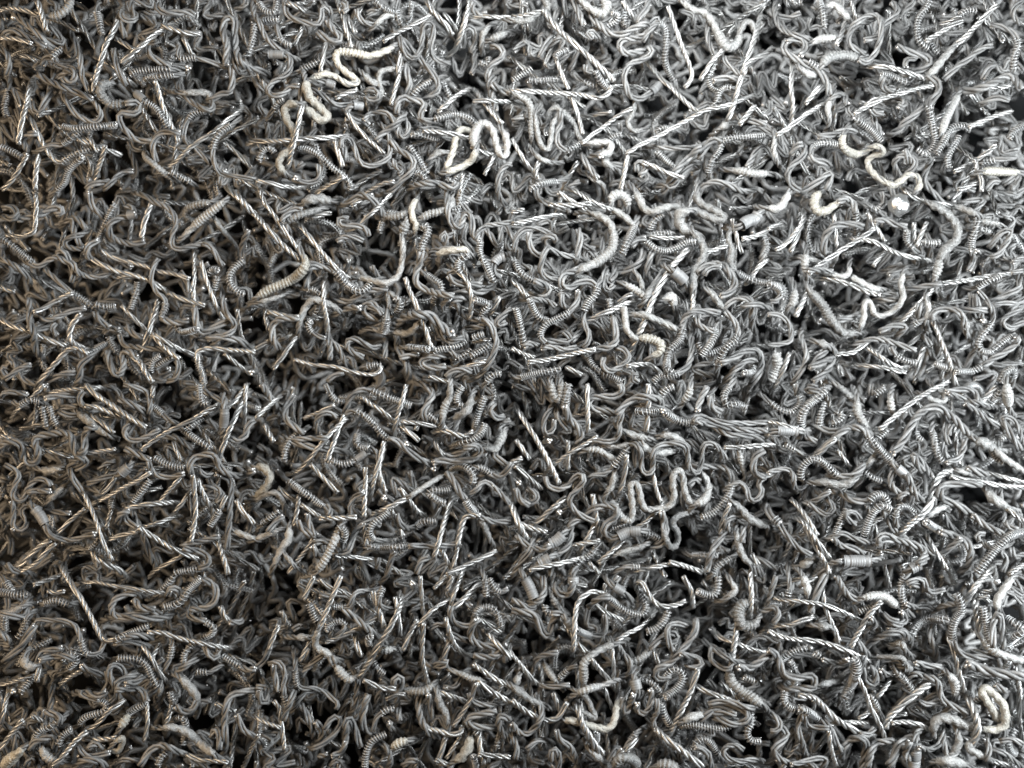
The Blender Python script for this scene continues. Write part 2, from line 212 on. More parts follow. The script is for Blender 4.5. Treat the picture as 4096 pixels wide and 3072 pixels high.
k5 400,540 430,600 400,680 320,750 220,800 120,840 20,900 r1.45 w.15-1 #thick pale bend|thick pale ribbed rod bending sharply down left below two bright strands
k4 250,880 150,920 30,950;k4 650,80 550,60 450,70 410,100 r2.0;k4 550,150 440,180 330,220 260,260 r1.3 w0-1;g4 400,150 330,150 250,210 220,260;s4 830,120 920,60 1020,20;s5 900,280 980,200 1060,130 1150,40;s4 480,230 560,200 650,180;g4 850,60 900,20 980,50 1060,120 1100,200
g4 980,380 940,310 850,290 750,300 710,260 730,220 800,230;g3 700,430 760,390 850,390 930,420;k4 1130,220 1220,210 1310,180 r1.3 w0-1;k4 1390,60 1350,130 1350,210 1380,280 1370,360 r1.1;k4 1420,230 1500,190 1590,170 1690,110 1690,50 r1.3 w0-.5
k5 1300,260 1280,310 1270,370 r2.2 w0-1 #egg shaped wound knob|egg shaped ribbed knob on top of a white J strand
k5 1260,390 1270,500 1260,620 1230,720 1150,780 1060,780 960,750 870,740 r1.2 #white J|long white crusted strand curving like a J under the ribbed knob
s5 410,320 490,430 580,540 670,640 760,720;g5 690,680 770,780 860,850 930,850 1000,790 w0-1 r1.3 #spring under the J|open grey spring curving along under the white J
g4 1440,310 1480,300 1480,370 1440,450 1430,520 w0-1 r1.3;g5 1430,520 1410,620 1380,720 1400,800 1480,850 1600,880 1710,900;g4 1650,40 1660,170 1690,270 1760,310 1790,240 1800,190 1850,200 1870,300 1880,380 1940,420;g4 1600,430 1610,360 1650,370 1640,450;g4 1520,560 1500,520 1570,500 1700,490 1790,490
k5 1560,540 1650,510 1740,500 1810,500 1840,530 r1.15;g5 1840,540 1760,590 1740,650 1760,700 w0-1 r1.2;s5 1760,700 1820,760 1850,850 1860,960 1850,1100;g4 1900,420 1930,340 2000,290 2100,280 2200,260;g5 1940,420 1930,500 1950,570 1990,640 2030,720 2050,780 w0-1 r1.1;g4 2150,560 2090,580 2050,640 2070,720 2120,740 t0-.4
g4 1660,720 1700,690 1760,670;g4 1660,720 1720,780 1820,800 1950,800;g3 1480,720 1540,760 1600,800 1600,860 w0-1;g3 1530,960 1550,900 1610,880 w0-1;g4 1700,900 1790,860 1900,870 1980,850;g4 1690,950 1760,920 1870,940 1950,960;g4 1680,920 1620,960 1620,1020 1670,1010
g5 1880,930 1960,950 2010,980 1960,1030 1950,1090 w0-1 r1.2;g5 1950,1090 2020,1140 2060,1220 2080,1320 2050,1400 2010,1480 1960,1560;g4 1730,960 1770,1040 1850,1090 1940,1100;s3 2100,900 2060,1000 2020,1050;s4 1290,740 1330,860 1390,980 1430,1090;g5 1220,1140 1290,1080 1390,1060 1500,1070 1570,1130 1640,1190 1700,1230 r1.3
k5 1010,1180 1100,1200 1190,1200 1280,1220 1350,1200 1410,1130 r1.2;g5 1130,1080 1120,1150 1100,1220 w0-1 r1.3;g4 1200,910 1250,950 1230,1020 1190,1050 w0-1 r1.3;k4 1150,860 1200,910;k3 1140,890 1150,980;g4 1080,1110 1000,1080 940,1040 940,980 1000,960 1070,1020 1120,1060;g4 970,990 1040,1010 1090,1060
g4 720,1040 820,1000 900,1000;k4 370,1160 390,1080 440,980 500,930 570,950 650,980 710,1020 r1.2;s4 590,840 590,960 610,1080 620,1200;g4 620,1200 640,1330 640,1450;g4 480,1110 450,1150 480,1210 550,1250 600,1260 w0-.5;g3 600,1260 680,1310 740,1390 760,1450;g3 530,960 530,1030 510,1060 w0-1
g4 370,1090 270,1090 180,1110 140,1180 150,1280 200,1350;s3 90,1010 90,1100 110,1200;s3 100,1030 200,1060 370,1090;s4 360,1240 300,1330 230,1430 150,1530;s3 0,1360 60,1320 130,1280;k3 330,1210 270,1250;g5 930,1430 840,1390 790,1340 800,1280 870,1270 940,1310 1010,1350 1080,1320 r1.1
g4 1120,1260 1120,1350 1110,1440;s5 330,1440 450,1480 570,1500 680,1510 780,1540 900,1570 1000,1580 1060,1560 1090,1500 #long sagging strand|long bright strand sagging right and turning up, left of the centre
g4 960,1510 1020,1500 1080,1500 w0-1 r1.3;g4 620,1640 680,1580 760,1560;g4 1220,1290 1230,1360 1280,1430 1310,1530;g4 1240,1440 1330,1410 1410,1400;g4 1640,1500 1550,1520 1450,1510 1430,1460 1500,1430 1640,1410;s4 1420,1080 1470,1210 1500,1310 1550,1370 1640,1370
g4 1310,1340 1400,1350 1500,1360 w0-1;g4 1540,1370 1640,1350 1740,1330 1810,1290 w0-1;g4 1690,1380 1740,1430 1790,1420 1860,1370 w.3-1;g4 1850,1420 1940,1370 2020,1320 w0-1;g4 1810,1250 1790,1200 1850,1170 1990,1160;g4 1560,1110 1600,1230 1680,1290 1790,1260;s4 1860,1300 1950,1290 2040,1270;s4 1780,1520 1900,1490 2000,1460
s4 1490,1590 1580,1620 1680,1650;g4 1640,1600 1700,1550 1790,1530 1860,1550;g3 1990,1640 2050,1580 2120,1570 w0-1;g3 1870,1260 1920,1240 1970,1230 w0-1;g4 2210,1010 2140,1060 2080,1120 2100,1160 2160,1120;g4 450,620 550,640 650,670 740,730;g4 430,830 440,730 480,650 560,650;g3 450,840 510,850 570,890 w0-1;g3 720,940 810,940 920,870 1000,850 1140,830
@2,1
k5 860,90 870,40 930,20 990,60 1000,120 r1.5 w0-1 #thick white hook|thick white ribbed hook curling over right of the upper middle
s4 400,0 480,60 560,110 640,150;s5 560,0 640,50 720,100 800,130 870,150;k5 850,140 920,180 990,230 1050,290 r1.15;g5 1060,290 1020,380 980,470 950,530 w0-1 r1.4 #upright bright spring|bright spring standing upright right of the bluish crescent
s5 320,110 450,120 590,110 690,100;s4 0,180 60,160 110,150;s5 0,275 100,260 230,230 380,200;g4 20,520 30,420 90,330 170,310 260,330 340,370;g4 150,350 150,450 190,520 260,550
k5 690,180 780,220 850,280 880,380 870,480 800,560 710,620 620,660 570,690 r1.6 w.4-.8 #bluish white crescent|smooth bluish white crescent, thicker at its lower end, above the centre
k4 570,690 540,720 650,740 r1.2;k5 1070,0 1110,80 1150,150 1220,170 1310,140 1400,130 1470,150 r1.3;k5 1600,0 1600,60 1650,110 1750,160 1830,220 1780,240 1690,210 1600,170 1540,160 r1.4;k5 1530,160 1450,190 1450,270 1500,330 1570,350 r1.9 #white lump on a strand|thick white lump bulging on a crusted strand right of the spring
k5 1570,350 1640,440 1660,520 1620,620 1580,680 1570,760 1570,850 r1.3;s5 1570,860 1570,960 1560,1090;g3 1180,370 1210,280 1260,220 1320,190 w0-1;g3 1190,380 1270,360 1370,360 w0-1 r1.2;s4 1180,390 1290,400 1400,400 1490,400;g5 1160,430 1240,490 1340,510 1440,470 1510,430 1590,430 w0-1 r1.1
s5 1520,490 1450,570 1380,650 1310,760 1240,880 1190,1000 1150,1110 1100,1220 1040,1340 r1.15 #long white diagonal|long straight white strand slanting down left, right of the centre
s5 650,1110 760,1060 880,1010 1000,960 1080,930;s4 890,980 960,920 1040,880;g4 1160,400 1080,420 1030,470;g4 1130,500 1130,580 1060,640 980,690 r1.1;g4 1210,520 1180,620 1170,710 1200,770;g4 290,440 280,400 330,380 380,400 370,430;g4 310,480 260,580 250,680 300,740 400,760;g4 340,500 430,540 530,560 620,590
g4 570,320 590,400 580,480 560,560;g5 540,680 470,700 430,750 430,810 490,830 570,790 650,770 710,790 740,840;g5 740,830 720,890 660,950 620,1030 w0-1 r1.2;g5 620,1030 620,1130 660,1200 660,1290 620,1350;g5 570,850 560,950 500,1030 430,1080
g5 500,1040 400,1090 300,1140 250,1210 250,1260 290,1300 w0-.85 r1.2 #C shaped spring|bright wound strand curving like a C near the centre
g4 290,1290 400,1290 500,1290 500,1250 440,1210;g4 410,900 430,870 460,880 500,900;g4 430,880 430,960 480,1010;k5 1040,1090 980,1060 970,1000 980,1100 990,1180 1040,1250 1100,1270 r1.2;k5 1100,1260 1200,1270 1280,1310 1280,1380 1210,1420 r1.4 w0-.8 #cream ribbed C|cream ribbed strand bent like a C right of the white diagonal
k5 1040,1060 1130,1060 1240,1100 1350,1150 1430,1190 r1.3;g5 870,1080 890,1180 900,1280 840,1340 720,1360;s5 720,1360 560,1390 420,1420 280,1450 140,1470;g4 870,1080 850,1000 840,920 w0-1;k4 980,800 1060,840 1130,890 1170,930 w0-1 r1.3;k4 1250,770 1190,860 1150,930 r1.2;k4 1070,700 1110,760 1130,840;k4 1300,940 1380,910 1400,980 r2.4
g4 790,740 800,820 840,850 880,800;g4 820,700 850,790 880,730;g3 20,590 60,680 120,730 190,770 w0-1;g4 190,770 280,800 320,850 270,900 190,890;s4 0,760 70,830 130,910;g4 150,920 180,1000 230,1080 300,1110 w0-1;g4 190,930 300,940 380,990;g4 30,1000 60,1100 80,1200 100,1310 w0-1;g4 100,1340 150,1310 230,1330;g4 250,1350 350,1340 450,1360 560,1340
s4 0,1350 80,1390 200,1430;g4 80,1600 180,1570 300,1550 420,1530 w0-1 r1.2;s4 460,1510 530,1540 600,1580;g4 650,1420 700,1500 780,1560 870,1600 950,1640 w0-1 r1.1;g4 790,1430 790,1510 850,1550 950,1500 1010,1430 970,1360 890,1350;g4 1090,1580 1050,1570 1050,1620 1100,1640;s4 990,1500 1100,1490 1200,1500 1260,1550
k4 1690,850 1730,880 1780,950 1840,1030 r1.3;g5 1840,1030 1900,1090 1950,1170 1950,1250;g5 1950,1250 1880,1310 1790,1370 1680,1390 1620,1340 1610,1310 w0-1 r1.2;g5 1760,1190 1740,1270 1680,1360 1640,1410 w0-1 r1.1;g5 1590,1090 1620,1150 1700,1190 1760,1200;g5 1780,1490 1820,1390 1880,1320 1940,1290 w0-1 r1.2;g5 1800,1040 1680,1030 1550,1040 1490,1090 1470,1180
g5 1480,1170 1460,1260 1440,1290 1360,1370 1340,1450 1340,1530 1380,1560 w0-1 r1.2;g4 1380,1560 1450,1560 1520,1500 1550,1400 1550,1310;g4 1220,1640 1280,1590 1360,1590 1450,1570 w0-1;g5 1600,700 1680,640 1780,620 1850,650 1900,730 1930,800 1890,860 1800,900 #smooth grey arch|matte grey strands looping over in a smooth arch, right of the centre
g5 1660,720 1700,660 1810,640;g5 1850,990 1920,930 2000,920 2060,950 2080,1020 2060,1090;g4 2040,910 2100,990 2080,1080;g5 2210,1000 2120,970 1990,990;g5 1800,1480 1900,1440 2010,1380 2110,1370 2150,1430 2150,1530 2100,1620;g5 1880,1590 1940,1520 2030,1460 2100,1450;g4 1990,1560 2060,1560 2080,1520 w0-1
g4 1940,690 2020,740 2100,770 2210,790 w0-1;k4 1930,690 1890,600 1900,500 1870,400 1890,330 r1.1;s4 2070,740 2130,650 2210,580;s4 1660,530 1760,490 1860,460;s4 1900,230 1930,340 1960,460 1990,530;g4 1980,290 2040,250 2100,230 2130,190 r1.7 t0-1;g4 2160,370 2200,460 2170,550 w0-1 r1.3;g5 1390,680 1440,720 1490,770 r1.7 t0-1 #hollow wound tube|short grey wound tube with an open end, right of the white diagonal
s4 1990,410 2100,390 2210,330
@3,1
k4 0,140 90,140 150,70 180,0 r1.4;k5 440,0 400,70 410,140 460,170 540,140 600,90 r1.6 w0-.7 #thick cream U|thick cream U bend left of the silver bead
g5 600,90 680,60 740,100 760,180;g4 750,150 760,250 760,370 w0-1;b4 1130,110 90 #silver bead|large round silver bead of melted metal in the upper right
g4 980,0 1000,80 950,150 890,130 w.5-1;s5 1200,0 1290,60 1400,90 1500,100 1600,130;k5 1600,120 1700,150 1800,190 r1.2;k5 1400,100 1500,150 1590,230 1640,330 1620,420 1540,490 1480,580 r1.5 #big pale arc|big pale coated arc curving down right of the silver bead
k4 1480,580 1470,660 1440,750 w0-1 r1.4;g5 820,300 720,280 600,280 540,320 490,400 480,490 510,550;s5 930,310 800,400 650,490 530,570 420,650 350,710;s5 790,410 900,430 1010,480 1120,530 1230,560 1320,580;s4 570,180 580,300 590,420 600,500;s4 260,310 170,430 60,500;s3 300,240 240,400 190,520;s3 0,320 60,290 120,260;s4 850,180 900,270 950,340 1010,430
g4 920,260 1000,240 1100,280 1200,300;s4 1260,260 1260,350 1260,440;s4 1370,260 1330,350 1280,470;g4 1200,330 1200,420 1240,480 w0-1;g4 1330,430 1400,440 1490,440 w0-1 r1.2;g4 1810,230 1790,330 1760,420 1760,500 w0-1 r1.2;g4 1760,500 1770,590 1730,680;k4 1840,250 1920,260 2000,280 w0-1;g4 1820,310 1900,340 1970,380 w0-1 r1.2
g5 1910,480 1970,400 2040,340 2090,330 2090,380 2040,470 1990,540 1920,570;g4 1800,510 1900,530 2000,560 2100,590;s4 2050,710 1900,730 1750,760 1600,780 1500,790;g5 1500,790 1380,810 1280,830 1190,840;s4 1400,870 1300,970 1220,1050 1150,1120
k5 1170,700 1150,800 1170,900 1130,980 1060,1040 980,1070 920,1050 890,970 860,940 830,980 830,1080 800,1170 r1.1 #pale zigzag|pale crusted strand in a zigzag with a narrow peak at right
k4 320,570 380,590 440,610 r1.3;k5 470,700 560,710 640,730 700,700 700,650;g5 340,680 440,670 560,690;s5 480,750 600,770 740,810 860,860 970,890;g4 970,890 1060,880 1120,890;g4 960,940 1060,930 1130,920;k4 720,730 800,780 900,830 970,840 r1.2;k4 330,540 320,620 330,700 w0-1 r1.3
k5 360,850 420,920 480,990 530,1080 600,1170 660,1220 750,1220 r1.7 w0-.6 #fat ribbed caterpillar|fat pale ribbed strand like a caterpillar slanting down right, right third
g4 0,790 60,810 110,860 90,930 20,950 w0-.6 r1.3;s4 370,810 320,910 280,1000 240,1080;k3 230,850 220,950 190,980 w0-1 r1.3;g5 0,1060 90,1060 170,1120 200,1200 190,1290 120,1310 0,1330;g4 300,1300 330,1390 320,1480 260,1590;g4 560,1320 500,1370 420,1450 360,1530;g5 360,1520 460,1480 550,1430 560,1400 540,1500 470,1580 390,1640
k4 440,1300 520,1330 r2.2;s5 580,1400 720,1390 800,1340 870,1280;g5 770,1310 870,1280 970,1270 1080,1300 1190,1340 1280,1370 r1.1;s5 860,1330 940,1400 1040,1470 1110,1510;g5 1060,1340 1110,1410 1190,1460 1280,1480 w.3-1;s4 760,1490 880,1500 1010,1520 1130,1550 1200,1560;s4 600,1490 640,1590
g5 960,1210 1030,1170 1110,1150 1200,1160 1150,1210;g5 1260,1140 1320,1110 1380,1090 w0-.5;g5 1420,1110 1420,1060 1480,1020 1580,1010 1660,1040 1690,1100 1710,1180;s5 1430,1130 1470,1220 1510,1330 1560,1450 1590,1570 1610,1640;k4 1700,1090 1710,1200 r1.3 w0-1;g5 1820,860 1890,930 1940,1020 1940,1110 1890,1190 1830,1270 1810,1340 w.6-1
g5 1820,1310 1840,1370 1920,1380 1980,1330 2060,1270 2140,1230 w0-.9 r1.1;g5 2150,1250 2150,1300 2060,1380 1960,1430 1850,1510;g5 1850,1510 1750,1550 1620,1550 w0-1 r1.1;g4 1620,1540 1540,1520 1440,1480 w0-1 r1.2;g4 2200,1120 2100,1170 2040,1150 2020,1110 2090,1060 2180,1010;g4 1950,980 2050,960 2150,960;g4 1750,870 1760,970 1780,1060 1840,1110;g4 1790,880 1810,980 1850,1090
g4 1660,1020 1780,1020 1900,1020;g4 1810,820 1900,770 2000,730 w0-1;g4 2170,760 2170,830 2060,890 1940,940;g4 2100,700 2200,680;g4 1310,960 1300,1060 1330,1150;k4 1370,930 1390,1020 1370,1100;g3 600,1110 700,1090 760,1070;k4 60,1390 80,1470 60,1560 30,1640 r1.7 w0-1;s4 190,1380 150,1490 80,1640;g4 2000,1640 2050,1560 2120,1530 2120,1600 w0-1 r1.3;g4 2210,560 2110,610;s3 910,640 980,550 1030,510;v4 1855,1110
@0,2
s5 740,0 830,90 930,160 1020,220 1120,290 1260,380 r1.1;s4 380,10 300,90 230,150 160,210;s4 450,75 560,55 700,45 830,30;g4 0,120 30,80 120,70 240,90;g4 110,150 170,180 250,140 350,150 w.3-1;g4 390,130 500,100 640,100;g3 360,190 380,280 400,370 w0-1;g3 420,190 450,280 490,360 w0-1;g4 510,230 560,200 690,190;g4 510,240 600,270 720,260
g4 720,60 690,120 720,190 800,200;s4 730,190 830,200 930,240 1060,300;s4 870,260 900,300 1000,290;k4 680,250 780,330 870,400 940,440 r1.4;s4 740,250 830,300 920,370 990,430;g4 1070,0 1170,30 1260,60 1300,150 1290,260;g3 1030,130 1130,170 1230,230;g4 1130,330 1080,390 1090,460 1160,490 1280,450 1380,390;g3 1310,190 1370,230 1450,300 1540,350 w0-.5
s5 1890,180 1790,230 1660,310 1540,370 1420,430 1300,510 1220,570 #long strand rising right|long bright straight strand rising right above the left middle;s4 1330,20 1320,120;s3 2130,0 2120,150 2110,340;s4 2100,60 2030,150 1940,230;s5 2100,150 2030,290 1970,430 1920,560 1900,640;g4 1770,60 1850,110 1930,150 1940,220
g5 1940,210 1940,280 1930,370 t0-1 r1.3 #smooth grey sleeve|smooth upright grey wound sleeve over a strand, left third;g4 1930,370 1920,440;g4 1720,0 1730,100 1750,170 1800,170 w0-1;g4 1980,470 2060,490 2120,440 2150,350 2200,310
g5 0,570 40,510 110,500 180,530 200,620 240,680 310,670 330,590 300,500 340,450 450,430 560,420 620,460 640,560 670,610 730,580 730,480 760,380 820,370 r1.1 #wavy strand at left edge|long matte grey strand in smooth waves starting at the left edge
s4 0,450 100,480 250,530 400,580 600,630;s4 750,600 870,580 1000,560;g5 600,740 620,680 680,640 740,660 720,700 650,740;g5 600,730 630,820 680,880 720,940;s5 720,940 790,1080 840,1210 880,1350 930,1450 970,1530;k4 580,870 500,930 430,1000 r1.2;g4 40,700 130,740 160,800 130,870 110,960 150,1010 210,990 240,900 310,830 400,830 440,880
g4 240,940 330,920 440,930;k4 370,740 430,750 530,730 r1.4;g4 760,860 870,820 980,790 1080,760;g4 1050,770 1120,710 r1.6 t0-1;g4 860,740 920,690 1000,670;s4 1000,800 930,900 880,950;s5 1300,760 1200,830 1080,890 960,960 850,1020;g4 1330,640 1430,690 1530,720 1600,720 w0-1 r1.2;g4 1080,560 1180,600 1300,660;g4 1280,670 1320,760 1390,800 1500,800 1590,770
g3 1590,400 1680,470 1780,530 1820,560 w0-1;g3 1810,260 1720,310 1620,390 w0-1;s4 1500,500 1540,600 1580,670;g5 1660,800 1640,720 1680,640 1770,610 1840,610 1870,650 1900,720 1980,780 2080,790 2200,740 r1.2 #pale rope arch|pale thick rope arching over and dipping right, left third
g4 1880,700 1840,770 1770,790 1720,740;s5 1670,790 1680,900 1690,1050 1680,1200 1650,1370;s4 1700,820 1740,920 1790,1010 1830,1080;s4 1590,770 1500,880 1430,960 1360,1050;s4 1660,900 1590,1010 1510,1110;s4 1090,1080 1200,1050 1330,1030 1460,1020;g4 1860,780 1970,820 2000,920 1990,1050 1980,1200 1970,1320 1960,1430;g4 1790,890 1880,900 1920,970 1870,1030
s4 1950,960 1900,1080;g4 1900,1090 1850,1170 1810,1230 w0-1 r1.2;s3 1280,920 1400,890;g3 1300,830 1230,920 1150,1020 w0-1;g4 970,990 960,1080 w0-1;s3 960,1080 920,1250;g4 1150,1120 1190,1200 1230,1290 1270,1400 1310,1500;g4 1100,1090 1070,1130 1110,1190 1200,1240;s5 1200,1240 1310,1310 1420,1380 1540,1440 1670,1500;g4 1120,1100 1040,1120 1020,1200
s4 940,1340 1060,1300 1190,1270;s4 1200,1240 1330,1210 1490,1150;s4 1600,1470 1490,1530 1350,1610;g5 100,1010 120,1100 110,1210 150,1260 210,1250 230,1180 190,1120 200,1070 260,1050 310,1070;g5 300,1080 350,1140 390,1210 t0-1 r1.4 #slanted grey sleeve|smooth grey wound sleeve slanting down right near the left edge;g5 390,1220 430,1300 510,1340 620,1350 720,1320 820,1290
g4 400,1100 520,1110 610,1120;s3 740,1080 640,1160 530,1260 450,1340;s4 440,1340 350,1400 240,1500 160,1580;g4 700,1420 780,1420 850,1350 850,1300 w.4-1;s5 800,1440 840,1510 930,1560 1010,1600 r1.2;s4 480,1370 400,1450 300,1560 200,1610;g4 60,1550 110,1610 200,1620;g4 1560,1410 1650,1370 1770,1350 1900,1310;g4 1580,1420 1700,1440 1790,1480 1800,1550 1720,1600
g4 1720,1600 1620,1610 1510,1630 w0-1;s3 1890,1370 1930,1500 1970,1640;s4 2040,1000 2090,1090 2200,1210;k4 2030,1270 2120,1310 2210,1340 r1.2;g3 0,830 80,820 r1.5;g3 30,900 10,960 w0-1
@1,2
g4 600,0 640,80 690,140 750,160 w.3-1;g5 760,290 790,180 840,90 920,50 1000,60;g5 1000,60 1100,100 1200,140 1340,190 w0-1 r1.3 #spring on a bent strand|grey open spring running down right from a bent strand, middle left;s5 770,270 720,380 670,520 610,680;s5 750,330 640,430 540,550 460,650 400,720
g5 790,260 840,230 900,250 970,300 1030,360 w.3-1 r1.2;g5 1030,360 1080,420 1130,470 w0-1;g5 1140,470 1230,500 1300,570 1400,640 1500,690;s5 910,110 1000,180 1080,230 1150,290 1220,350;s5 1300,10 1260,160 1220,290 1200,400;s4 1240,350 1330,430 1410,490;s4 1440,260 1380,400;s4 1260,320 1400,340 1560,370;g4 1480,260 1560,320 1620,370 w0-1 r1.2
g4 1470,20 1530,80 1490,160 1440,240 1460,280;k4 1680,20 1670,120 1630,200 1610,300 r1.3 w.5-1;g4 1790,20 1740,90 1740,170 1790,190 w0-1 r1.1;k4 1870,100 1830,220 1760,270 1690,310 r1.5;g4 1980,110 1940,200 1900,320 1890,400 w0-1 r1.1;s5 1880,410 1800,450 1720,430 1630,400 r1.1;g5 1980,340 1950,420 1880,480 1780,510 1710,530 w0-1 r1.2
s3 1540,480 1570,560 1620,620;g4 1620,610 1700,620 1800,580 1900,550;g5 1530,680 1620,660 1730,670 1860,650 1930,610 1940,570 1890,530 1800,560;k4 2150,400 2110,490 2070,560 1980,560 r1.4 w0-.5;g4 2070,560 2060,620 2130,670 2180,700;g4 2200,310 2120,350 2100,410;g4 2060,160 2020,220 2070,290 2150,280;s4 0,300 60,240 150,160;g4 50,0 100,80 150,150
g4 330,90 290,150 255,230 260,300 330,370 420,430;s4 410,300 530,250 680,180;g4 540,410 520,320 570,260 640,250 700,290;s4 70,350 110,430 150,500;g4 240,660 250,580 290,490 350,440 w0-1 r1.1;g5 330,480 450,470 560,470 620,470;g4 330,500 450,540 560,560 680,570;g4 880,440 870,510 910,550 980,550 w0-1 r1.2;g4 980,550 1050,600 1060,690
s5 1110,500 1080,620 1040,760 1000,940 r1.1;s4 1090,600 1060,740 1090,860 1120,940;g5 650,660 730,690 820,680 890,640 950,600 w0-.6 t.7-1;s5 470,690 550,780 630,860 710,940;k4 0,720 60,720 120,790 100,870 40,940 0,970 r1.4 #cream hook at left|cream coated strand curling like a reversed C, left of the middle
k4 0,1010 80,960 170,940 230,1000 240,1060 r1.1;g5 280,830 360,900 450,960 540,1030 600,1060 w0-.9 r1.2;g5 600,1050 640,1090 630,1140;s4 200,900 270,960 360,1010;s4 390,1040 480,1100 580,1160;s4 550,1165 700,1160 870,1150;s4 950,720 950,850 940,1000 930,1150;k5 1640,780 1530,840 1420,910 1330,970;s5 1330,970 1230,1020 1130,1070 1030,1110
g4 820,1120 810,1060 850,980 930,930;s4 1170,1070 1210,1180 1270,1320;g5 1150,1100 1090,1150 1010,1210 980,1280 1010,1340 1060,1350 w0-.8;g4 1220,1120 1240,1200 1320,1250 1400,1220;g4 1390,1230 1450,1190 1550,1190 w0-1 r1.2;s4 1240,890 1300,970 1380,1080;g5 970,1400 1060,1410 1180,1410 1320,1400 w0-1 r1.3 #level grey spring|long grey spring lying level below the middle;g5 1320,1400 1420,1400 1540,1400 1680,1390 1760,1370
s5 1670,1070 1630,1200 1590,1340 1540,1500 #bright needle|bright straight strand standing steeply, crossing the level grey spring's strand;g5 1680,910 1600,920 1510,920 1490,950 w0-1 r1.2;g5 1500,950 1560,1000 1640,1030 w0-1 r1.2;g5 1640,760 1700,820 1750,920 1810,1000;g5 1810,1010 1860,1080 1930,1150 w0-1 r1.4;g4 1690,740 1760,710 1840,740 1880,800 1870,870 w0-1 r1.3
g4 1820,970 1900,920 1960,850 2030,870 2120,950 2190,1040;k5 1930,1150 1980,1250 2020,1340 r1.2;g5 1940,1150 2050,1190 2200,1190;s5 1740,1400 1770,1250 1800,1160 1860,1130 1940,1140 r1.1;s4 1740,1400 1720,1500 1690,1640;s5 2080,1440 1960,1500 1870,1540 1760,1590 1640,1640;s4 1600,1430 1640,1520 1690,1610;g4 1900,720 1960,730 2040,780 w0-1 r1.2;g5 2040,780 2110,800 2170,750 2210,680
k5 730,1240 690,1330 640,1430 590,1530 530,1610 r1.3 w0-1 #pale ribbed leg|pale ribbed rod slanting down left beside a small wound U;g5 700,1260 740,1240 770,1290 750,1370 760,1440 r1.2 w0-.7;g5 750,1460 800,1440 830,1350 880,1250 970,1190;g4 970,1190 1080,1220;s4 930,1200 940,1310 950,1400;s4 680,1480 800,1490 900,1500 1020,1510;s4 500,1330 430,1440 350,1540 280,1640;k4 0,1340 100,1300 200,1260;g4 100,1280 160,1200 240,1140
k4 290,1240 280,1340 220,1430 160,1560 r1.4;k4 250,1470 320,1560;g4 440,1120 470,1230 520,1310;g4 360,1180 400,1250 480,1300;g4 50,1210 140,1140 200,1100 w0-1;s3 370,960 360,1060 330,1230;g4 500,1380 560,1360 640,1370;g4 490,1400 530,1480 610,1500;g4 1150,1600 1170,1500 1210,1450;g4 1050,1600 1060,1500;g3 1390,1640 1420,1540 1500,1490;v4 1110,980;v4 1300,520;v5 1535,730
@2,2
k4 340,0 360,90 400,130 430,80 420,0 r1.4 w0-1;g5 490,0 470,100 460,190 w0-1 r1.4;g5 460,190 490,290 560,360 600,440 580,480 r1.2;g5 930,0 950,60 880,110 780,110 690,120 660,170 720,220 820,230 900,260;g5 900,260 970,190 1060,120 1160,110 1270,130 1290,180;g4 1290,190 1180,180 1070,190;g5 1070,240 1180,240 1290,240 w0-1 r1.3
g5 1320,250 1400,300 1490,330 1570,330 w0-1 r1.4 #open spring beside white cut end|open silver spring running right from a white cut strand end;g5 1570,330 1600,280 1660,290 1720,320;g5 1600,330 1750,350 1900,380 2060,400 2210,400 r1.2;g5 1690,300 1830,330 2000,340 2210,330;g4 1720,350 1850,430 1950,440 2100,450;s5 650,0 650,120 655,260 660,410;s4 1180,0 1180,180 1170,310 1160,420;g4 380,200 400,290 490,390;g4 340,200 290,290 270,380 300,430 350,400 370,310
s5 70,260 150,380 230,510 300,640 360,760 410,860 r1.1 #bright strand below centre|long bright straight strand slanting down right, just below the centre;s4 30,480 90,560 150,650;s5 20,710 100,770 190,850 260,910;s4 0,680 90,640;s5 360,700 480,610 580,550 660,500 740,450;g5 650,530 720,490 830,500 920,450 930,350 950,250;k4 820,540 920,540 1010,520
g5 1010,520 1070,520 1110,580 1120,680 1120,740 1180,780 1220,720 1220,590 1280,530 1380,510 1490,530 1520,620 1530,720 1590,770 1630,720 1640,600 1660,520 1730,510 1790,560 1850,650 #big grey wave|long matte grey strand in big even waves, right of the centre
k4 1280,450 1350,440 1430,470 1480,510 r1.3;k4 950,400 1040,440 1170,470 r1.3;k4 1130,520 1180,580 1280,590 1380,580 r1.5;k4 640,570 740,570 830,620 900,660 r1.2 w0-.5;g5 1000,560 950,630 880,710 w0-1 r1.3;s5 990,610 980,720 960,840 930,950;g4 650,820 700,790 800,780 880,720;k4 890,760 860,880 820,940 r1.1
g5 290,800 310,880 390,910 480,880 550,800 600,780 620,830 570,910 510,960 500,1030 560,1110 650,1160 720,1180 #grey S below centre|matte grey strand bent in a loose S below the centre
k5 850,1000 900,1080 960,1160 1030,1170 1040,1060 1030,950 1030,870 1070,860 1100,920 1120,1020 1160,1080 1260,1080 1350,1060 1400,980 1390,870 1400,780 1450,750 1480,820 1490,920 1530,1010 1590,1030 r1.25 w0-.15 #silver crusted M|silver crusted strand bent like a wide M below the grey wave
k5 1590,1040 1660,1000 1700,920 1680,830 1640,770 r1.5 w0-.4;g4 1570,700 1700,710 1830,720 1890,780 1900,850;g5 1900,860 1880,940 1840,1010 1780,1080 1700,1130 1630,1150 w0-1 r1.3 #curved silver spring|silver spring curving down left, right of the crusted M;g5 1890,880 1960,850 2020,900 2050,990 2110,1010 2160,930 2130,850 2210,790;k5 1900,1020 1980,1080 2060,1170 2200,1230 r1.4
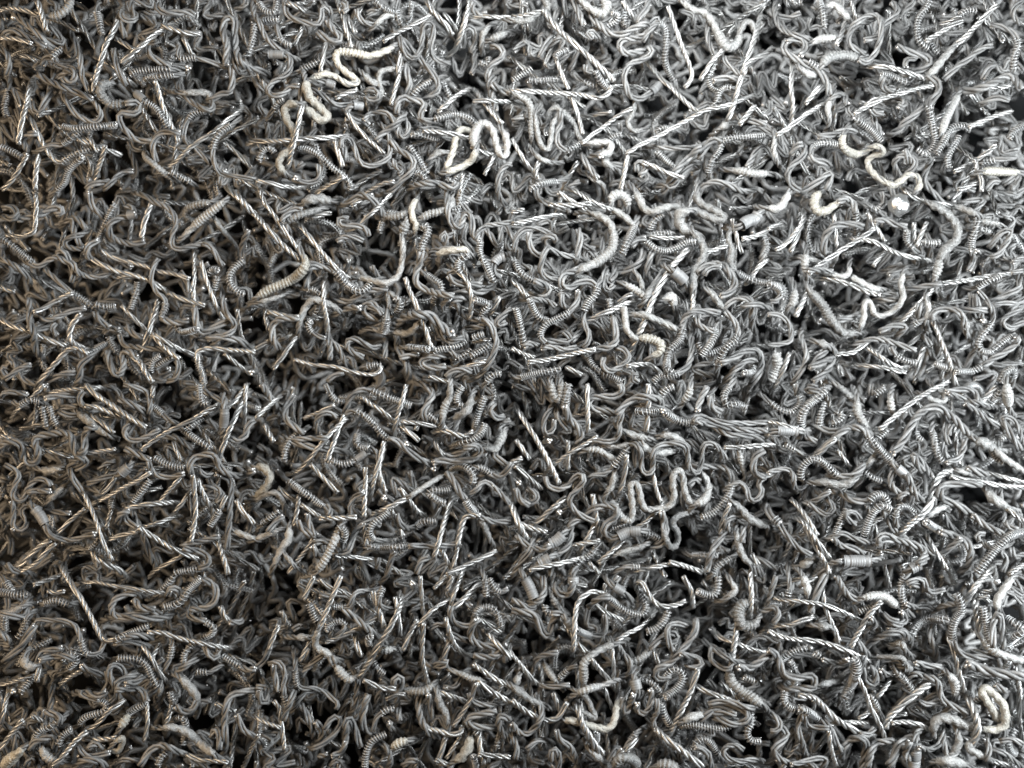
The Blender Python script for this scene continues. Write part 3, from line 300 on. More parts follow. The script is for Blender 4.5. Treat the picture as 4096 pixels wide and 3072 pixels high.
g4 1480,1020 1510,1110 1600,1160;g4 1530,890 1570,830 1620,840;s4 1220,770 1240,900 1280,1020;s4 700,950 720,1080 740,1200 750,1330;g4 760,1360 690,1460 640,1500 w.3-1;g5 920,1050 850,1060 800,1050 700,1080 650,1120;g5 860,1060 910,1080 900,1140 820,1200 790,1260 830,1320 900,1320;g5 920,1320 1000,1280 1110,1270 r1.6 t0-1 #long level sleeve|long smooth grey wound sleeve lying nearly level below the crusted M
g4 1110,1280 1200,1300 1280,1350 w0-1;g4 850,1250 920,1240 970,1200 w0-1;s4 1280,1080 1160,1190 1050,1250;g5 1290,1100 1320,1200 1330,1290 1290,1380 1200,1410;k4 1150,1390 1030,1430 900,1470 r1.4;k5 1500,1120 1420,1150 1390,1210 1430,1290 1420,1390 1370,1410 1330,1340 1310,1250 r1.2;s4 710,1220 660,1310 610,1400;s4 510,1400 640,1380 760,1360
s5 0,1060 40,1170 80,1260 150,1370 r1.1;s4 30,1190 150,1240 300,1280;s4 470,970 380,1050 230,1180;g4 490,1240 550,1180 610,1170;g5 440,1300 390,1350 330,1380 r1.6 t0-1;g5 330,1390 270,1430 200,1420 100,1370 40,1300;g5 510,1260 500,1370 430,1450 340,1500;g5 330,1500 240,1550 r1.6 t0-1;g5 190,1330 150,1450 80,1540 40,1600;s5 150,1610 290,1570 450,1540 640,1500
g4 520,1640 550,1560 620,1500 w0-1;s4 970,1350 860,1450 740,1550;s4 660,1540 720,1600 760,1640;g4 890,1630 980,1580 1100,1580 w.7-1;s5 1120,1600 1230,1580 1340,1560 1450,1560;s5 1360,1540 1480,1570 1640,1630;g4 1560,1480 1680,1480 1780,1480 w0-1;g4 1730,1640 1780,1570 1880,1510 w0-1 r1.2;g5 1830,1300 1760,1390 1710,1500 1680,1620;s5 1880,1030 1820,1180 1800,1290;g5 1870,1260 1850,1210 1900,1150 1980,1140
k4 1960,570 1980,660 2010,780 w0-.6;g5 2180,570 2110,620 2080,700 2110,780 2190,810;k4 1940,1280 1960,1390 1990,1480 2060,1560 r1.3;g4 2000,1230 1990,1370;s4 2070,1470 2130,1560;g5 1690,20 1640,110 1600,230;g4 1880,30 1830,100 1850,180 w0-1 r1.3;g4 1850,180 1950,180 2030,210 w0-1 r1.3;g4 1710,100 1720,200 1810,240;s5 1830,550 2000,540 2210,520;s4 1700,580 1800,570
g3 130,900 200,940 210,1000 120,1050;g4 30,900 80,1010 150,1050;s4 480,490 480,620 480,740;g4 1200,30 1240,90 1300,130;g4 1290,90 1340,40 1400,20 w0-1 r1.3;k4 1480,160 1530,80 1540,20 w0-1 r1.3;v5 1300,230;v4 325,490;v4 410,1110;v4 60,850
@3,2
g5 20,160 100,220 200,240 280,170 270,100 w0-1 r1.1;g4 250,90 240,0;g5 500,60 410,130 330,200 290,280 290,370 w0-1 r1.4 #thick spring bending down|thick grey spring bending down left in the right third;g5 290,370 330,450 420,500;g4 480,150 450,280 440,370 w0-1 r1.2;g4 450,380 540,410 630,390;g4 550,340 620,310 640,260 590,240 w0-1 r1.3;g5 420,60 340,60 360,20 420,30;k5 600,10 680,80 750,150 w0-1 r1.2
k5 770,150 770,230 810,310 860,380 r1.4 w0-.8;g5 820,380 880,470 960,560 1040,650 1110,730 w.2-1 r1.4 #long slanting spring|long thick spring slanting down right to a ringed tip, right side;g5 1110,720 1190,790 r1.5 t0-1;s5 1530,0 1400,60 1270,140 1180,210 1080,290 960,390 r1.1
g5 1080,600 1170,490 1220,390 1290,280 1380,210 1470,200 1550,250 1630,320 1720,420 1800,490 r1.3 #large pale arch|large pale rope arching over at the right side;k5 1800,480 1880,520 1960,560 r2.0;k5 1960,560 2040,640 2130,700 2210,750 r1.3;g5 450,580 560,480 660,400 760,370 840,410 r1.1;s5 590,470 480,560 390,630 330,670
g5 280,820 290,730 350,660 430,650 500,700 560,760 610,800 w0-1 r1.3 #arched grey spring|grey spring arching over like a rainbow in the right third;g5 610,800 720,790 790,740 830,690;g5 0,770 80,740 180,740 220,800 230,890 290,900 330,860;k5 400,850 500,850 600,870 690,860 750,820 r1.4;g5 640,950 740,1010 870,1010;g5 870,1010 930,960 1000,970 1040,1040 w0-1 r1.3;g5 830,1330 860,1210 910,1110 980,1050 1050,1080 w0-1 r1.3
g5 980,1090 1030,1160 1070,1240 1130,1290;g5 1120,1240 1100,1160 1130,1070 1200,1060 1260,1110 w.3-1 r1.1;g5 760,1210 700,1180 660,1120 740,1110 800,1170;g5 560,1320 650,1290 760,1340 880,1370;g5 560,1330 620,1390 740,1420 830,1470;g4 580,1300 620,1200 680,1080 w0-1 r1.1;s4 200,990 280,1080 360,1190 430,1310;s5 310,1210 370,1330 430,1440 500,1560 520,1640;s5 330,1220 430,1370 530,1500
g4 300,1030 400,1010 540,920;g5 350,1030 440,1100 530,1130 570,1080 530,1010;g4 60,1150 180,1330 280,1430 380,1480;k4 390,1520 280,1570 r1.8;g5 650,1530 740,1530 880,1530 r1.7 t0-1 #grey three band sleeve|level grey wound sleeve with dark bands, lower right;g5 640,1530 540,1550 480,1610;g5 880,1530 880,1460;s4 900,1500 990,1460;g5 940,1400 1000,1350 1120,1350 1250,1380 1340,1430 1350,1500 1290,1560;g4 1310,1560 1230,1600 r1.5 t0-1
g5 960,1380 960,1320 1030,1300 1100,1340;s5 1150,1290 1230,1210 1330,1130 1400,1030 1420,930 1460,830 1540,760 1640,750 r1.3 #thick bright rope hook|thick bright rope rising right then hooking level at right edge;k5 1640,750 1750,770 1850,810 r1.2;s5 1570,800 1720,830 1880,850 2040,880 2200,890 r1.2;s4 1900,770 2050,810 2200,850;g5 1720,720 1800,750 1900,790;g5 1840,870 1700,860 1550,870 1480,920 1500,990 1580,1020 1680,1070 1770,1140 r1.1
g5 1770,1130 1860,1210 1960,1260 2040,1310;k5 1370,1140 1450,1090 1540,1050 r1.3;k5 1890,930 1960,1000 2060,1060 r1.7;s5 2060,1070 2130,1130 2210,1190;g5 1360,1190 1420,1230 1490,1270 w0-1 r1.3;g5 1490,1280 1600,1310 1700,1350 1750,1430 1740,1530 r1.2;s4 1370,1310 1430,1420 1500,1530 1550,1610;g5 1800,1630 1890,1520 1990,1400 2100,1310 2210,1280 w0-1 r1.4 #spring rising to right edge|thick grey spring rising right to the right edge
g4 1830,1360 1800,1300 1870,1290;g4 1850,1350 1890,1400 1950,1420;g4 1650,1040 1670,1150 1680,1250 w.6-1;g4 1510,1120 1560,1210 1620,1270;g4 2050,1190 2090,1240 2160,1250;s5 2080,1640 2160,1590 2210,1560;g5 1240,610 1310,650 1370,740 1420,810;g5 1260,620 1280,680 1340,760;g5 1200,780 1240,880 1290,970 1340,1010 r1.1;g4 1080,740 1060,860 1110,930 1160,960;g4 1130,1000 1170,950 1260,940
g4 1420,420 1440,510 1460,600 1510,680 w0-1 r1.4;g5 1540,680 1640,650 1690,560 1700,480;g4 1510,500 1530,600 1560,650;g4 1530,330 1530,430 1570,520;g4 1580,350 1560,440;g4 1270,400 1290,460 1330,490 w0-1 r1.2;g5 1540,70 1700,40 1790,80 1830,180;g5 1560,80 1700,130 1800,160 1920,190;s4 1980,20 1900,90 1830,160;g4 2010,60 1970,120 1910,190 w0-1 r1.1;k5 2060,0 2070,90 2080,190 r1.6 w0-1
g5 1700,170 1800,230 1900,310 2000,370;g5 2020,300 2060,280 2130,320 2180,420 2200,520;g5 2040,330 2090,420 2150,520 2180,570;g4 2100,440 2010,480 w0-1;g4 1930,570 1970,640 2040,690 w0-1;k4 1060,100 1060,170 1080,240 w0-1 r1.2;g4 890,0 890,100;g4 920,90 1010,30 w0-1 r1.2;k4 1350,90 1430,140 1520,150 1520,80 1450,40 r1.1;g4 0,440 100,430 180,460;g5 80,400 160,400 260,410 r1.6 t0-1;s5 40,330 150,360 260,390
g4 140,520 230,570 320,620 w0-.5;g4 1030,390 980,440 950,470 w0-1 r1.2;g4 50,1160 100,1210 w0-1 r1.6;g4 830,760 900,810 980,840 w0-1;s4 590,560 650,640 710,720;k3 940,600 870,700 r1.3
@0,3
s5 570,0 640,110 710,220 770,330 830,450 870,530 920,560 1000,550 #bright strand hooking right|bright straight strand coming down and hooking right, lower left;g5 1000,550 1090,510 1180,470 1280,430 w0-1 r1.2;s5 730,60 830,50 940,80 1060,100 1200,120 1330,140 1450,155 #bright level needle|long bright straight strand pointing right, lower left;s4 410,130 480,150 560,130;k4 0,320 90,310 200,260 r1.3
g4 50,50 80,100 110,130 w0-1 r1.2;g4 0,140 100,160 240,170 r1.3 w0-1;g4 390,230 480,210 580,240 w0-1 r1.3;g4 0,330 120,350 220,350 230,290;g5 300,420 330,380 430,380 560,390 650,430 690,520 710,590 730,660 800,680 870,650 900,580 r1.1 w.6-.8 #grey arch with wound foot|grey rope arch ending in a wound bend at its foot, lower left;g4 240,380 200,480 150,540 w0-1 r1.2;g4 40,350 40,430 60,490 w0-1
g5 30,740 130,660 200,580 270,470 300,420 r1.2;g4 0,490 60,540 100,590 40,590;k4 220,700 220,760 280,780 320,760 r1.6;g5 330,720 360,660 450,640 540,620;g5 340,730 450,700 550,690 640,720;g4 560,690 640,670 660,730 600,790 510,850 480,880 w0-.5;g5 1140,150 1080,160 1000,200 960,270 990,340 1080,350 1180,320 1300,300 1400,330
g5 1150,200 1220,270 1340,290;g5 1000,350 1150,360 1280,370 1400,360;s5 1270,490 1390,490 1480,520 1600,550 1740,580 1920,615;g4 1480,530 1490,580 1470,700 1420,820 w.2-.6;g5 1090,530 1200,510 1320,540;g4 980,580 1100,570 1240,590;s5 1200,560 1260,650 1320,730 1380,830 1430,890;s4 1390,580 1340,660 1310,720;g5 1400,270 1500,250 1580,200 1640,110 1740,20 w0-1 r1.2;g4 1380,140 1450,70 1500,10 w0-1;g4 1450,170 1470,110 1540,120 1560,180
g5 1640,290 1630,340 1690,370 1780,390;g5 1780,400 1840,440 1830,500 1750,530 w0-1 r1.2;g5 1640,290 1750,280 1840,240 1870,180 1860,100 1800,50 1720,30;s4 1900,260 1930,340 1980,400 r1.2;g4 1980,400 2070,400 2090,370;g4 1590,760 1590,680 1640,610 1680,580 w0-1 r1.2;g4 1510,850 1600,780 1740,690;g4 1770,600 1810,690 1870,710 1890,650;g4 1920,690 2000,740 2070,780 w0-1;g4 2070,780 2140,810 2210,800
g5 1010,710 1100,710 1200,720 1270,780 1310,870 1360,960 w0-1 r1.1;g4 700,770 770,820 850,840;g4 930,820 940,920 900,1000;s4 1090,870 1160,830 1240,790;g5 1000,980 960,890 940,810 990,770 1060,800 1090,880;g5 1010,990 1010,930 1080,880 1200,860;g5 1000,980 1090,980 1180,970 1250,1020 1270,1080;g5 1080,930 1160,920 1240,870;g4 1270,1100 1180,1140 1110,1190 w0-1 r1.2;k4 1110,1200 1040,1310 w0-1 r1.5;g4 1160,1310 1200,1230
k5 1560,880 1620,940 1680,1010 1710,1080 r1.6 #pale pointed stub|thick pale stub tapering down right to a bright point, lower left;g4 1700,1080 1670,1150 1580,1170 1520,1120;k5 1390,970 1370,1050;g4 1470,1000 1490,1080 w0-1;s4 1490,1090 1470,1180 1430,1280;k5 1410,1310 1500,1310 1600,1340 1680,1400 1760,1470 1850,1540 r1.5;g4 1510,1240 1560,1220 1600,1260 1600,1360 1580,1460 w0-1;g5 1210,1640 1260,1560 1320,1490 1400,1460 1500,1500 1610,1550;s5 1610,1540 1740,1590 1860,1600 1970,1610
s5 450,1640 540,1560 640,1440 760,1340;s5 780,1320 860,1260 940,1170 1080,1070;g4 690,1270 740,1220 830,1190 910,1170 930,1120 870,1080 w0-1;g4 860,1070 760,1050 690,1020 700,990;g4 730,1010 850,1030 920,990;g5 520,1250 430,1300 340,1340 300,1410 w0-1 r1.3;g4 260,1500 300,1430 400,1400 460,1390 460,1450;g4 500,1460 540,1380 620,1330 w0-1 r1.2;k4 360,1480 400,1560 490,1600 w.3-1 r1.3
k4 30,1640 110,1570 200,1490 r2.0 w0-.6 #fat cream stub at lower left|fat cream stub rising right in the bottom left corner;s4 0,1500 90,1380 200,1240;s4 270,1210 380,1260;s4 70,1020 40,1150 10,1290;g4 280,880 220,950 170,1010 w0-1 r1.1;s4 340,790 320,920;s3 0,940 150,900 290,860;s4 700,820 600,870 520,930;s4 1270,1100 1270,1280 1240,1430;s4 790,1410 900,1410 1010,1400;k4 1000,1430 1060,1400 1030,1500 960,1510
g4 670,1470 720,1530 800,1560 950,1520;g4 760,1490 820,1450 900,1480;g4 230,1640 250,1580 300,1570 320,1640;g4 650,1640 720,1590 850,1600 920,1650;g4 1000,1640 1060,1590 1150,1590 1200,1600;s4 1860,1100 1950,1140 2040,1170;g5 1950,1400 1940,1270 1950,1140 1980,1060 2050,1010 2210,990 r1.1;g4 1830,1390 1860,1320 1900,1380 1890,1500;g4 2050,1200 2100,1320 2210,1400
g4 1360,1640 1390,1570 1440,1520 w0-1;g4 390,1170 450,1190 520,1210 510,1280;g4 1700,830 1820,830 1880,790 w0-.5;v4 110,1000
@1,3
s5 730,0 690,110 640,230 590,350 550,460 r1.1 #bright strand above white bend|bright straight strand slanting down left to a white bend, lower part;k5 540,470 510,560 530,620 600,660 650,700 r1.3 #white bend|short white crusted bend under a slanting bright strand, lower part;k5 690,780 740,840 800,890 850,880 r1.4 w0-1;g5 650,700 680,760 r1.2;s5 1250,260 1190,390 1110,530 1030,650 960,770 890,870 r1.1 #lone bright needle|bright straight strand standing alone, slanting down left, bottom middle
s5 930,900 1020,940 1110,970 1210,970 r1.2;s4 1060,350 950,420 830,480 700,540 600,570;s4 500,0 460,100 410,200;s4 540,20 630,90 740,130 850,190;s4 1200,180 1230,350 1250,520;g4 970,130 890,130 830,190 810,260 740,270 650,260 w.7-1;g4 320,470 380,430 450,440;k3 350,530 460,530 r1.5;g4 460,240 490,320 530,400 r1.3 w0-1;s4 200,420 150,530 110,640;g4 110,640 60,740 0,800;s4 220,300 280,450
g5 600,470 660,410 730,390 770,430 720,500 650,550 w0-.5 r1.1;s3 470,560 420,660 380,740;g4 580,680 490,750 410,830 400,870;g4 780,300 900,400 1020,500 1130,590;s4 860,500 880,610 920,700;g4 980,600 970,540 1010,520 w0-1;k4 1070,650 1180,630 r1.3 w0-1;g4 1010,740 1060,810 1110,850 w0-1;g5 1100,100 1070,170 1070,250 1130,280 1190,280 w0-.3;s4 1010,130 1060,290 1110,450
s5 1420,0 1430,150 1440,300;s5 1400,380 1330,500 1270,640;s5 1640,220 1540,280 1450,370 1390,440;s5 1450,410 1440,560 1440,720 1480,900;s4 1700,0 1650,130;s4 1640,0 1530,110;s4 1770,0 1700,180 1690,250;s4 1890,110 1800,200 1700,290;g5 1690,260 1680,340 1730,410 1830,430 1930,370;g5 1890,340 1920,290 1990,270 2060,290 2100,370 2120,450 w0-1 r1.3 #spring arch at bottom middle|small grey spring arching over in the bottom middle
g4 2010,20 2050,90 2110,140 2180,110 w0-.7 r1.2;g4 1980,40 1990,180 w0-1;s5 1640,350 1670,470 1720,590 1790,660;g5 1910,380 1860,450 1860,540 1930,590 2030,610 2110,630 2070,690 1960,700 1880,680;s5 2010,500 2080,580 2150,650 2210,710;s4 1920,370 2020,430 2120,490;g4 1510,470 1560,420 1630,420 1700,440;g4 1390,400 1400,530 1430,620;g4 1650,490 1750,530 1850,570;s4 1670,550 1640,650 1610,740
g4 1560,780 1620,780 1660,740 1580,750;s5 1880,760 1990,840 2100,910 2210,970 r1.2;k5 1700,820 1780,850 1870,890 1960,900 w.3-1 r1.2;s5 1920,910 2010,980 2120,1050 2210,1100 r1.2;g4 1770,880 1720,960 1620,960;k4 1290,990 1380,1000 1470,990 1530,940 r1.6 w0-1 #pale wound bow|pale thick wound strand curved like a bow, bottom middle;s3 1120,1070 1200,1030 1290,1020;s5 1570,1000 1660,1030 1790,1080 r1.2
k5 1570,1020 1590,1110 1640,1190 1660,1280 r1.4;s5 1910,930 1860,1060 1800,1160 1700,1300;s5 1790,1290 1760,1350 1680,1370 1590,1340 1480,1320 r1.3 #bright rope loop foot|thick bright rope curving along the bottom of a loop, bottom middle;g5 1480,1330 1430,1250 1410,1150 1410,1050 r1.1;g4 1190,940 1200,880 1250,870 1260,940 1230,1000;g4 1490,1020 1510,1120 1530,1230;g5 970,1020 940,1120 920,1230 940,1320 990,1350 r1.1
g4 1010,1340 1040,1230 1120,1160 1190,1150 w.6-1;g5 940,1650 950,1540 990,1440 1060,1390 1120,1370 w0-1 r1.1;g4 1160,1260 1150,1300 1200,1330;g3 1230,1140 1240,1250;k4 1180,1480 1240,1440 1310,1420 r1.5 w0-1;g4 0,960 70,960 140,965;s4 150,1080 200,1140 220,1280 240,1410 250,1500;s4 0,1220 100,1270 210,1310;g5 30,990 40,1080 90,1090 100,1000;g5 110,760 160,740 220,760 250,840 240,940 240,1030;g4 240,1030 270,1110 w0-1 r1.2
g5 150,770 170,900 200,1000;g5 340,740 340,830 350,930 400,970 500,970 590,1000 660,1060 710,1100 690,1150 w.1-.3;g4 360,1090 420,1010 520,990 600,1000;g5 330,990 300,1090 260,1170 240,1250;g5 590,1330 640,1250 700,1210 730,1260 700,1340 640,1400 560,1460 480,1500 #dim grey hook|dim grey strand looping over in a tall hook near the bottom edge;g5 770,1440 780,1340 770,1260 810,1230 850,1300 880,1410 910,1480;g4 400,1130 440,1200 480,1310;g4 510,1260 580,1330 560,1400
g5 650,1560 740,1510 780,1430;g4 540,1560 620,1540;g4 650,1640 700,1590 750,1620;g4 1040,1470 1070,1440 1130,1480 1160,1570;k5 1850,1390 1840,1460 1790,1550 1720,1600 r2.4 #flat shiny slug|fat flattened shiny slug of melted metal at the bottom edge;g5 2080,1170 1960,1190 1850,1220 1820,1270 1920,1300 2040,1310;g5 2200,1240 2110,1210 2100,1290 2150,1370;g4 1840,1010 1870,1080 1960,1110 2060,1110;s4 1930,1330 1940,1480 1970,1620;s4 1640,1390 1600,1520 1580,1600
s4 1550,1590 1650,1630;s4 1770,1380 1700,1490 1640,1580;s4 1920,1540 2050,1550 2200,1560;g4 1880,1550 1900,1640 w0-1;g4 2080,1480 2100,1380 w0-1;g5 1270,1640 1320,1600 1400,1590;g4 860,1100 870,1000 880,910;v4 1350,60
@2,3
g5 110,20 150,90 190,190 r1.6 t0-1 #steep grey sleeve|steep smooth grey wound sleeve, lower middle;g5 260,0 280,120 240,210 170,230;g5 350,0 370,100 420,160 500,140 530,50 r1.1;g4 530,60 530,0 r1.7 t0-1;s4 550,80 650,80;k4 340,150 370,220 410,280 w0-.7 r1.2;g4 0,200 80,240 150,280 200,270 210,220;g5 0,300 100,310 200,340 240,430 280,510 340,500 340,410 400,340 r1.1;g4 290,250 290,310 330,330 w0-1 r1.3;g5 340,330 420,320 460,360;g5 470,370 520,440 r1.5 t0-1
g5 550,460 620,500 700,520 w0-1 r1.2;g5 700,520 790,500 810,420 800,330;s5 530,650 540,500 550,350 570,230 640,160 720,140 790,160 r1.1 #bright arch left of spring|bright rope arching up and over into a wound stretch, lower middle;g5 790,160 870,220 960,290 1060,330 1130,330 1160,270 1130,190 1100,130 w0-1 r1.3 #long wound U|long shiny wound strand curving down and up like a U, lower middle
s5 1100,130 1070,90 1090,50 1130,60 1170,130 1230,220 1300,260 1400,250 1500,210 #bright hairpin|bright rope with a tight hairpin end running down right, lower middle;g4 870,100 920,0;g4 880,90 960,140 r1.4 t0-1;s4 800,70 800,250 790,420 780,600;s4 710,240 820,320 960,380;g5 660,270 740,200 850,180;s4 450,420 500,490 570,590 650,670;s5 900,560 990,500 1080,460 1160,400
k5 880,590 780,630 680,690 620,760 620,850 620,930 r1.4 w.5-1 #white shoulder|white coated strand bending down like a shoulder, lower middle;s5 680,720 760,820 850,920;s5 860,610 870,720 880,820 870,910;k5 570,1010 680,970 790,940 870,910 r1.3 w0-.6;g5 910,590 960,670 1020,740 1010,830 940,880;s4 790,960 830,1070 880,1180;k4 900,750 1000,750 1100,720 1200,640 r1.2 w0-1;g5 1200,640 1270,550 1370,490 1430,520 1400,570 1300,590 r1.2;g4 1160,480 1240,460 1310,390 1350,300 w0-1 r1.3
g5 1520,430 1430,410 1360,430 1340,490 1360,590 1410,680;g5 1590,370 1580,480 1510,590 1440,680 1350,760 1260,800 1240,860 1280,890 1370,860 r1.1;g5 1450,670 1530,690 1610,710 1640,760 1600,790 1490,790 #grey U end|matte grey strands turning back in a rounded U, lower right;s3 1600,420 1540,540 1450,640;g5 1330,860 1380,810 1450,820 1480,880 1440,950 1380,1010 1320,1050 w0-1 r1.4 #grey spring hook|grey spring hooked over left, lower right
s5 1610,800 1570,930 1520,1060 1450,1200 1380,1340 r1.2 #tapering bright needle|long straight bright strand slanting down left, lower right;g5 1060,890 1080,980 r1.7 t0-1 #upright hollow tube|small wound tube showing its round hollow end, lower right;g4 1080,980 1050,1040 1120,1050 1120,990;g4 1110,890 1220,930 1280,1010 w0-1;g5 960,1050 960,1150 990,1190 1020,1110 1050,1020;g5 1080,1100 1090,1170 1160,1180 1200,1090 1200,980;g5 1250,1060 1260,1160 1220,1240 1240,1330
s5 1240,1320 1350,1420 1460,1500 1570,1590 1650,1650 r1.3 #bright rope to bottom edge|thick bright rope running down right to the bottom edge;g4 1290,1100 1310,1190 1360,1280 w0-1 r1.3;g4 1500,1520 1560,1500 1590,1440 1660,1410 1720,1450 1780,1550 w0-1 r1.3 #grey spring arch at bottom|grey spring arching over beside the bottom edge rope;g5 1470,1290 1580,1290 1700,1310 1810,1320 1880,1290 w0-1 r1.2;k5 1480,1250 1580,1210 1660,1200 r1.5
g5 1660,1220 1740,1150 1850,1130 1970,1150 2040,1190 2020,1250 1920,1280 1800,1240 1720,1210;g5 1700,1110 1800,1080 1930,1100 2050,1140 2130,1120;g5 1740,1190 1830,1180 1940,1190;g4 1760,1220 1860,1230 1960,1250;s4 1600,950 1720,1010 1850,1060 2000,1130;k5 1870,830 1900,920 1980,990 2070,1050 2150,1100 r1.8 w0-1 #thick wound shoulder|thick pale wound strand slanting down right, lower right
s5 1960,330 1940,500 1910,700 1890,840 r1.3 #upright bright rope|thick bright rope standing nearly upright above the wound shoulder;k5 2050,220 1980,260 1960,350 2000,430 2090,420 2120,380 r1.7 w0-1 #thick wound white U|thick white wound U bend, open at right, lower right;s5 2060,0 2070,150 2060,300 r1.2;g5 1780,0 1780,90 1750,160 1670,160 1600,130 w0-1 r1.2;s4 1640,50 1700,110 1730,150;s4 1480,0 1550,150 1560,280;k4 1900,60 1930,120 1870,180 r1.3
g5 1720,620 1720,720 1790,780 1870,800 1900,740 1830,660 1750,620;g5 1740,630 1830,690 1930,740 1970,740;g5 1950,790 2060,790 2150,730 2210,680 r1.1;s4 1830,540 1960,590 2060,630 2150,660;s5 0,680 80,770 160,870 230,940;g5 240,940 330,960 420,950 500,940;k5 0,950 90,1020 180,1080 260,1110 r1.3;k4 60,860 30,940 r1.6;s5 0,1070 90,1140 200,1210 290,1240 380,1230 430,1180 470,1090;g5 0,1270 60,1350 140,1360 210,1290 260,1210 240,1110
k4 450,1240 560,1260 700,1300 820,1320 880,1260 900,1160 920,1070 r1.2 #cream tinted strand|cream tinted strand sagging right and turning up, bottom middle;s5 580,1170 600,1260 650,1360 720,1470 790,1540 r1.3;k5 690,1520 760,1580 840,1650 r1.5;k4 580,1170 640,1190 720,1230 690,1150 640,1050 570,1000;s4 360,1010 390,1100 420,1180;k4 280,760 330,840 380,910 w0-1 r1.2;g4 200,800 210,720 290,680 400,660;g4 410,880 500,800 570,780 w0-.6
g4 970,1500 1020,1430 1070,1370 w.5-1 r1.3;g4 960,1500 880,1600;k5 890,1640 930,1580 1000,1570 1060,1600 1080,1650 r1.6 w0-1;k5 1260,1640 1330,1630 1430,1650 r2 w0-1;g5 340,1600 340,1500 380,1500 410,1560 400,1640;g5 130,1500 200,1430 280,1420;g4 380,1330 420,1420 500,1470 540,1540;g5 0,1370 40,1480 30,1580;g5 1720,1640 1700,1540 1630,1490 1580,1480;g4 2000,1500 1920,1460 1830,1490 1850,1560 1950,1600 2060,1590
g4 2060,1180 2070,1270 2030,1340 2060,1420 2150,1430 w0-1 r1.3;s4 1080,1400 980,1530;g4 2000,870 2090,910 w0-1;g4 730,1340 730,1420 w0-1;s4 1210,620 1270,750 1300,780
@3,3
g4 70,0 30,120 0,250;g5 180,0 190,100 170,170 w.7-1;g5 490,0 440,130 390,230 370,320 r1.1;k5 300,0 330,80 350,170 r1.4;s5 40,180 150,210 280,220 420,240 550,270 660,320 760,370 830,400 r1.1 #upper long bright rope|long bright rope slanting gently down right, upper of two, lower right;g5 590,0 640,90 690,160 760,200 820,190;k5 820,190 920,170 1010,180 1060,220 1120,260 r1.4 w0-1
s5 980,220 910,290 850,370 810,440 760,520 710,610 r1.2;g4 780,310 870,280 960,250 w0-1;g5 1190,0 1150,70 1150,160 1180,270 w0-1 r1.4;g5 1200,70 1270,30 1350,40 1370,110 1420,140 1530,110;g4 1230,80 1310,80 1350,130;s4 470,110 500,280 560,420 620,570;s5 0,470 90,510 200,540 340,550 470,570 600,610 720,660 830,720 r1.2 #lower long bright rope|long bright rope slanting gently down right, lower of two, lower right
g5 0,290 60,270 90,330 50,410;s4 90,430 200,420 300,380 390,350;k4 430,430 520,440 r2.2;g5 880,460 930,420 890,360;g5 960,310 990,370 1060,410 1150,420 1190,370 1150,310;g5 990,320 1060,380 1130,390;g5 1190,240 1280,270 1370,260 1430,290;s5 1880,0 1800,80 1740,170 1690,240 r1.2;g5 1450,290 1540,250 1650,240
g5 1620,150 1660,220 1670,300 1610,390 1590,480 1600,560 w0-1 r1.4 #tall bright spring|tall bright spring standing upright with a bent tip, lower right;g5 1600,560 1640,640 1710,690 1830,700 1960,690 r1.2;g5 1240,500 1280,430 1360,380 1450,370 1560,380 w0-1 r1.5 #thick arched spring|thick pale spring arching left of the tall bright spring;s5 1790,200 1800,330 1820,430 1850,520 r1.4;k5 1850,540 1920,620 2020,680 2210,740 r1.4 w0-.4
s4 1570,570 1620,700 1660,860 1700,1000;g5 1850,260 1880,390 1900,500 1920,590 w0-1 r1.4;g5 2050,360 2130,410 2200,460 w0-1 r1.5;g5 2060,590 2140,520 2210,480 w0-1 r1.4;g5 1950,620 1940,500 1960,360 2000,330 2020,450 2040,620;s4 1820,140 1950,130;s4 1810,190 1920,180;k4 2110,20 2030,130 1980,220 1990,290 r1.3;b4 1980,50 30 #small silver bead|small round silver bead near the right edge, lower part
g5 880,580 980,520 1080,490 1170,490 1220,540;g4 1030,460 1150,460 1200,500;g5 1400,430 1400,520 1440,620;k4 1080,590 1150,580 1180,630 r1.4;g5 840,690 820,780 820,880 870,960 910,930 930,800 960,680;g5 880,780 930,850 920,930 860,900 810,800;g4 770,560 830,640 900,730;g5 960,760 1040,730 1130,720 1180,760;k5 980,700 1080,700 1160,710 1190,760;g4 1170,780 1240,780 r1.7 t0-1 #hollow ring ended tube|short wound tube with a bright ring end, lower right
g5 1080,790 1090,830 1020,850 970,810;g5 740,710 770,780 750,870 710,960 660,1060 w0-1 r1.6 #thick upright spring|thick bright spring slanting down left, lower right;g4 660,1090 700,1170 w0-1 r1.3;g5 120,720 220,650 340,620 w0-1 r1.2;g5 400,660 440,690 w0-1 r1.5;g5 470,720 580,750 690,720;g4 190,730 220,800 w0-1 r1.2;g4 230,870 230,960 w0-1;g5 0,640 70,680 110,780 150,860 260,880 380,860 400,900 400,960 300,970 200,980 r1.1
g5 1110,830 1180,900 1240,980 w0-1 r1.3;k4 440,950 530,920 620,890 670,840 r1.2;s5 1400,930 1290,1010 1200,1080 1110,1160 1040,1240 1010,1320 r1.4 #thick white rope leg|thick white rope slanting down left, bottom right;s5 1070,880 1010,970 940,1050;s5 260,1030 390,1050 480,1130 560,1210 640,1270 720,1320 800,1370 r1.2;g5 800,1370 870,1370 920,1310;s5 780,880 840,1000 880,1120 930,1220 980,1320 1010,1400;g4 880,1030 920,1090 950,1160 w0-1
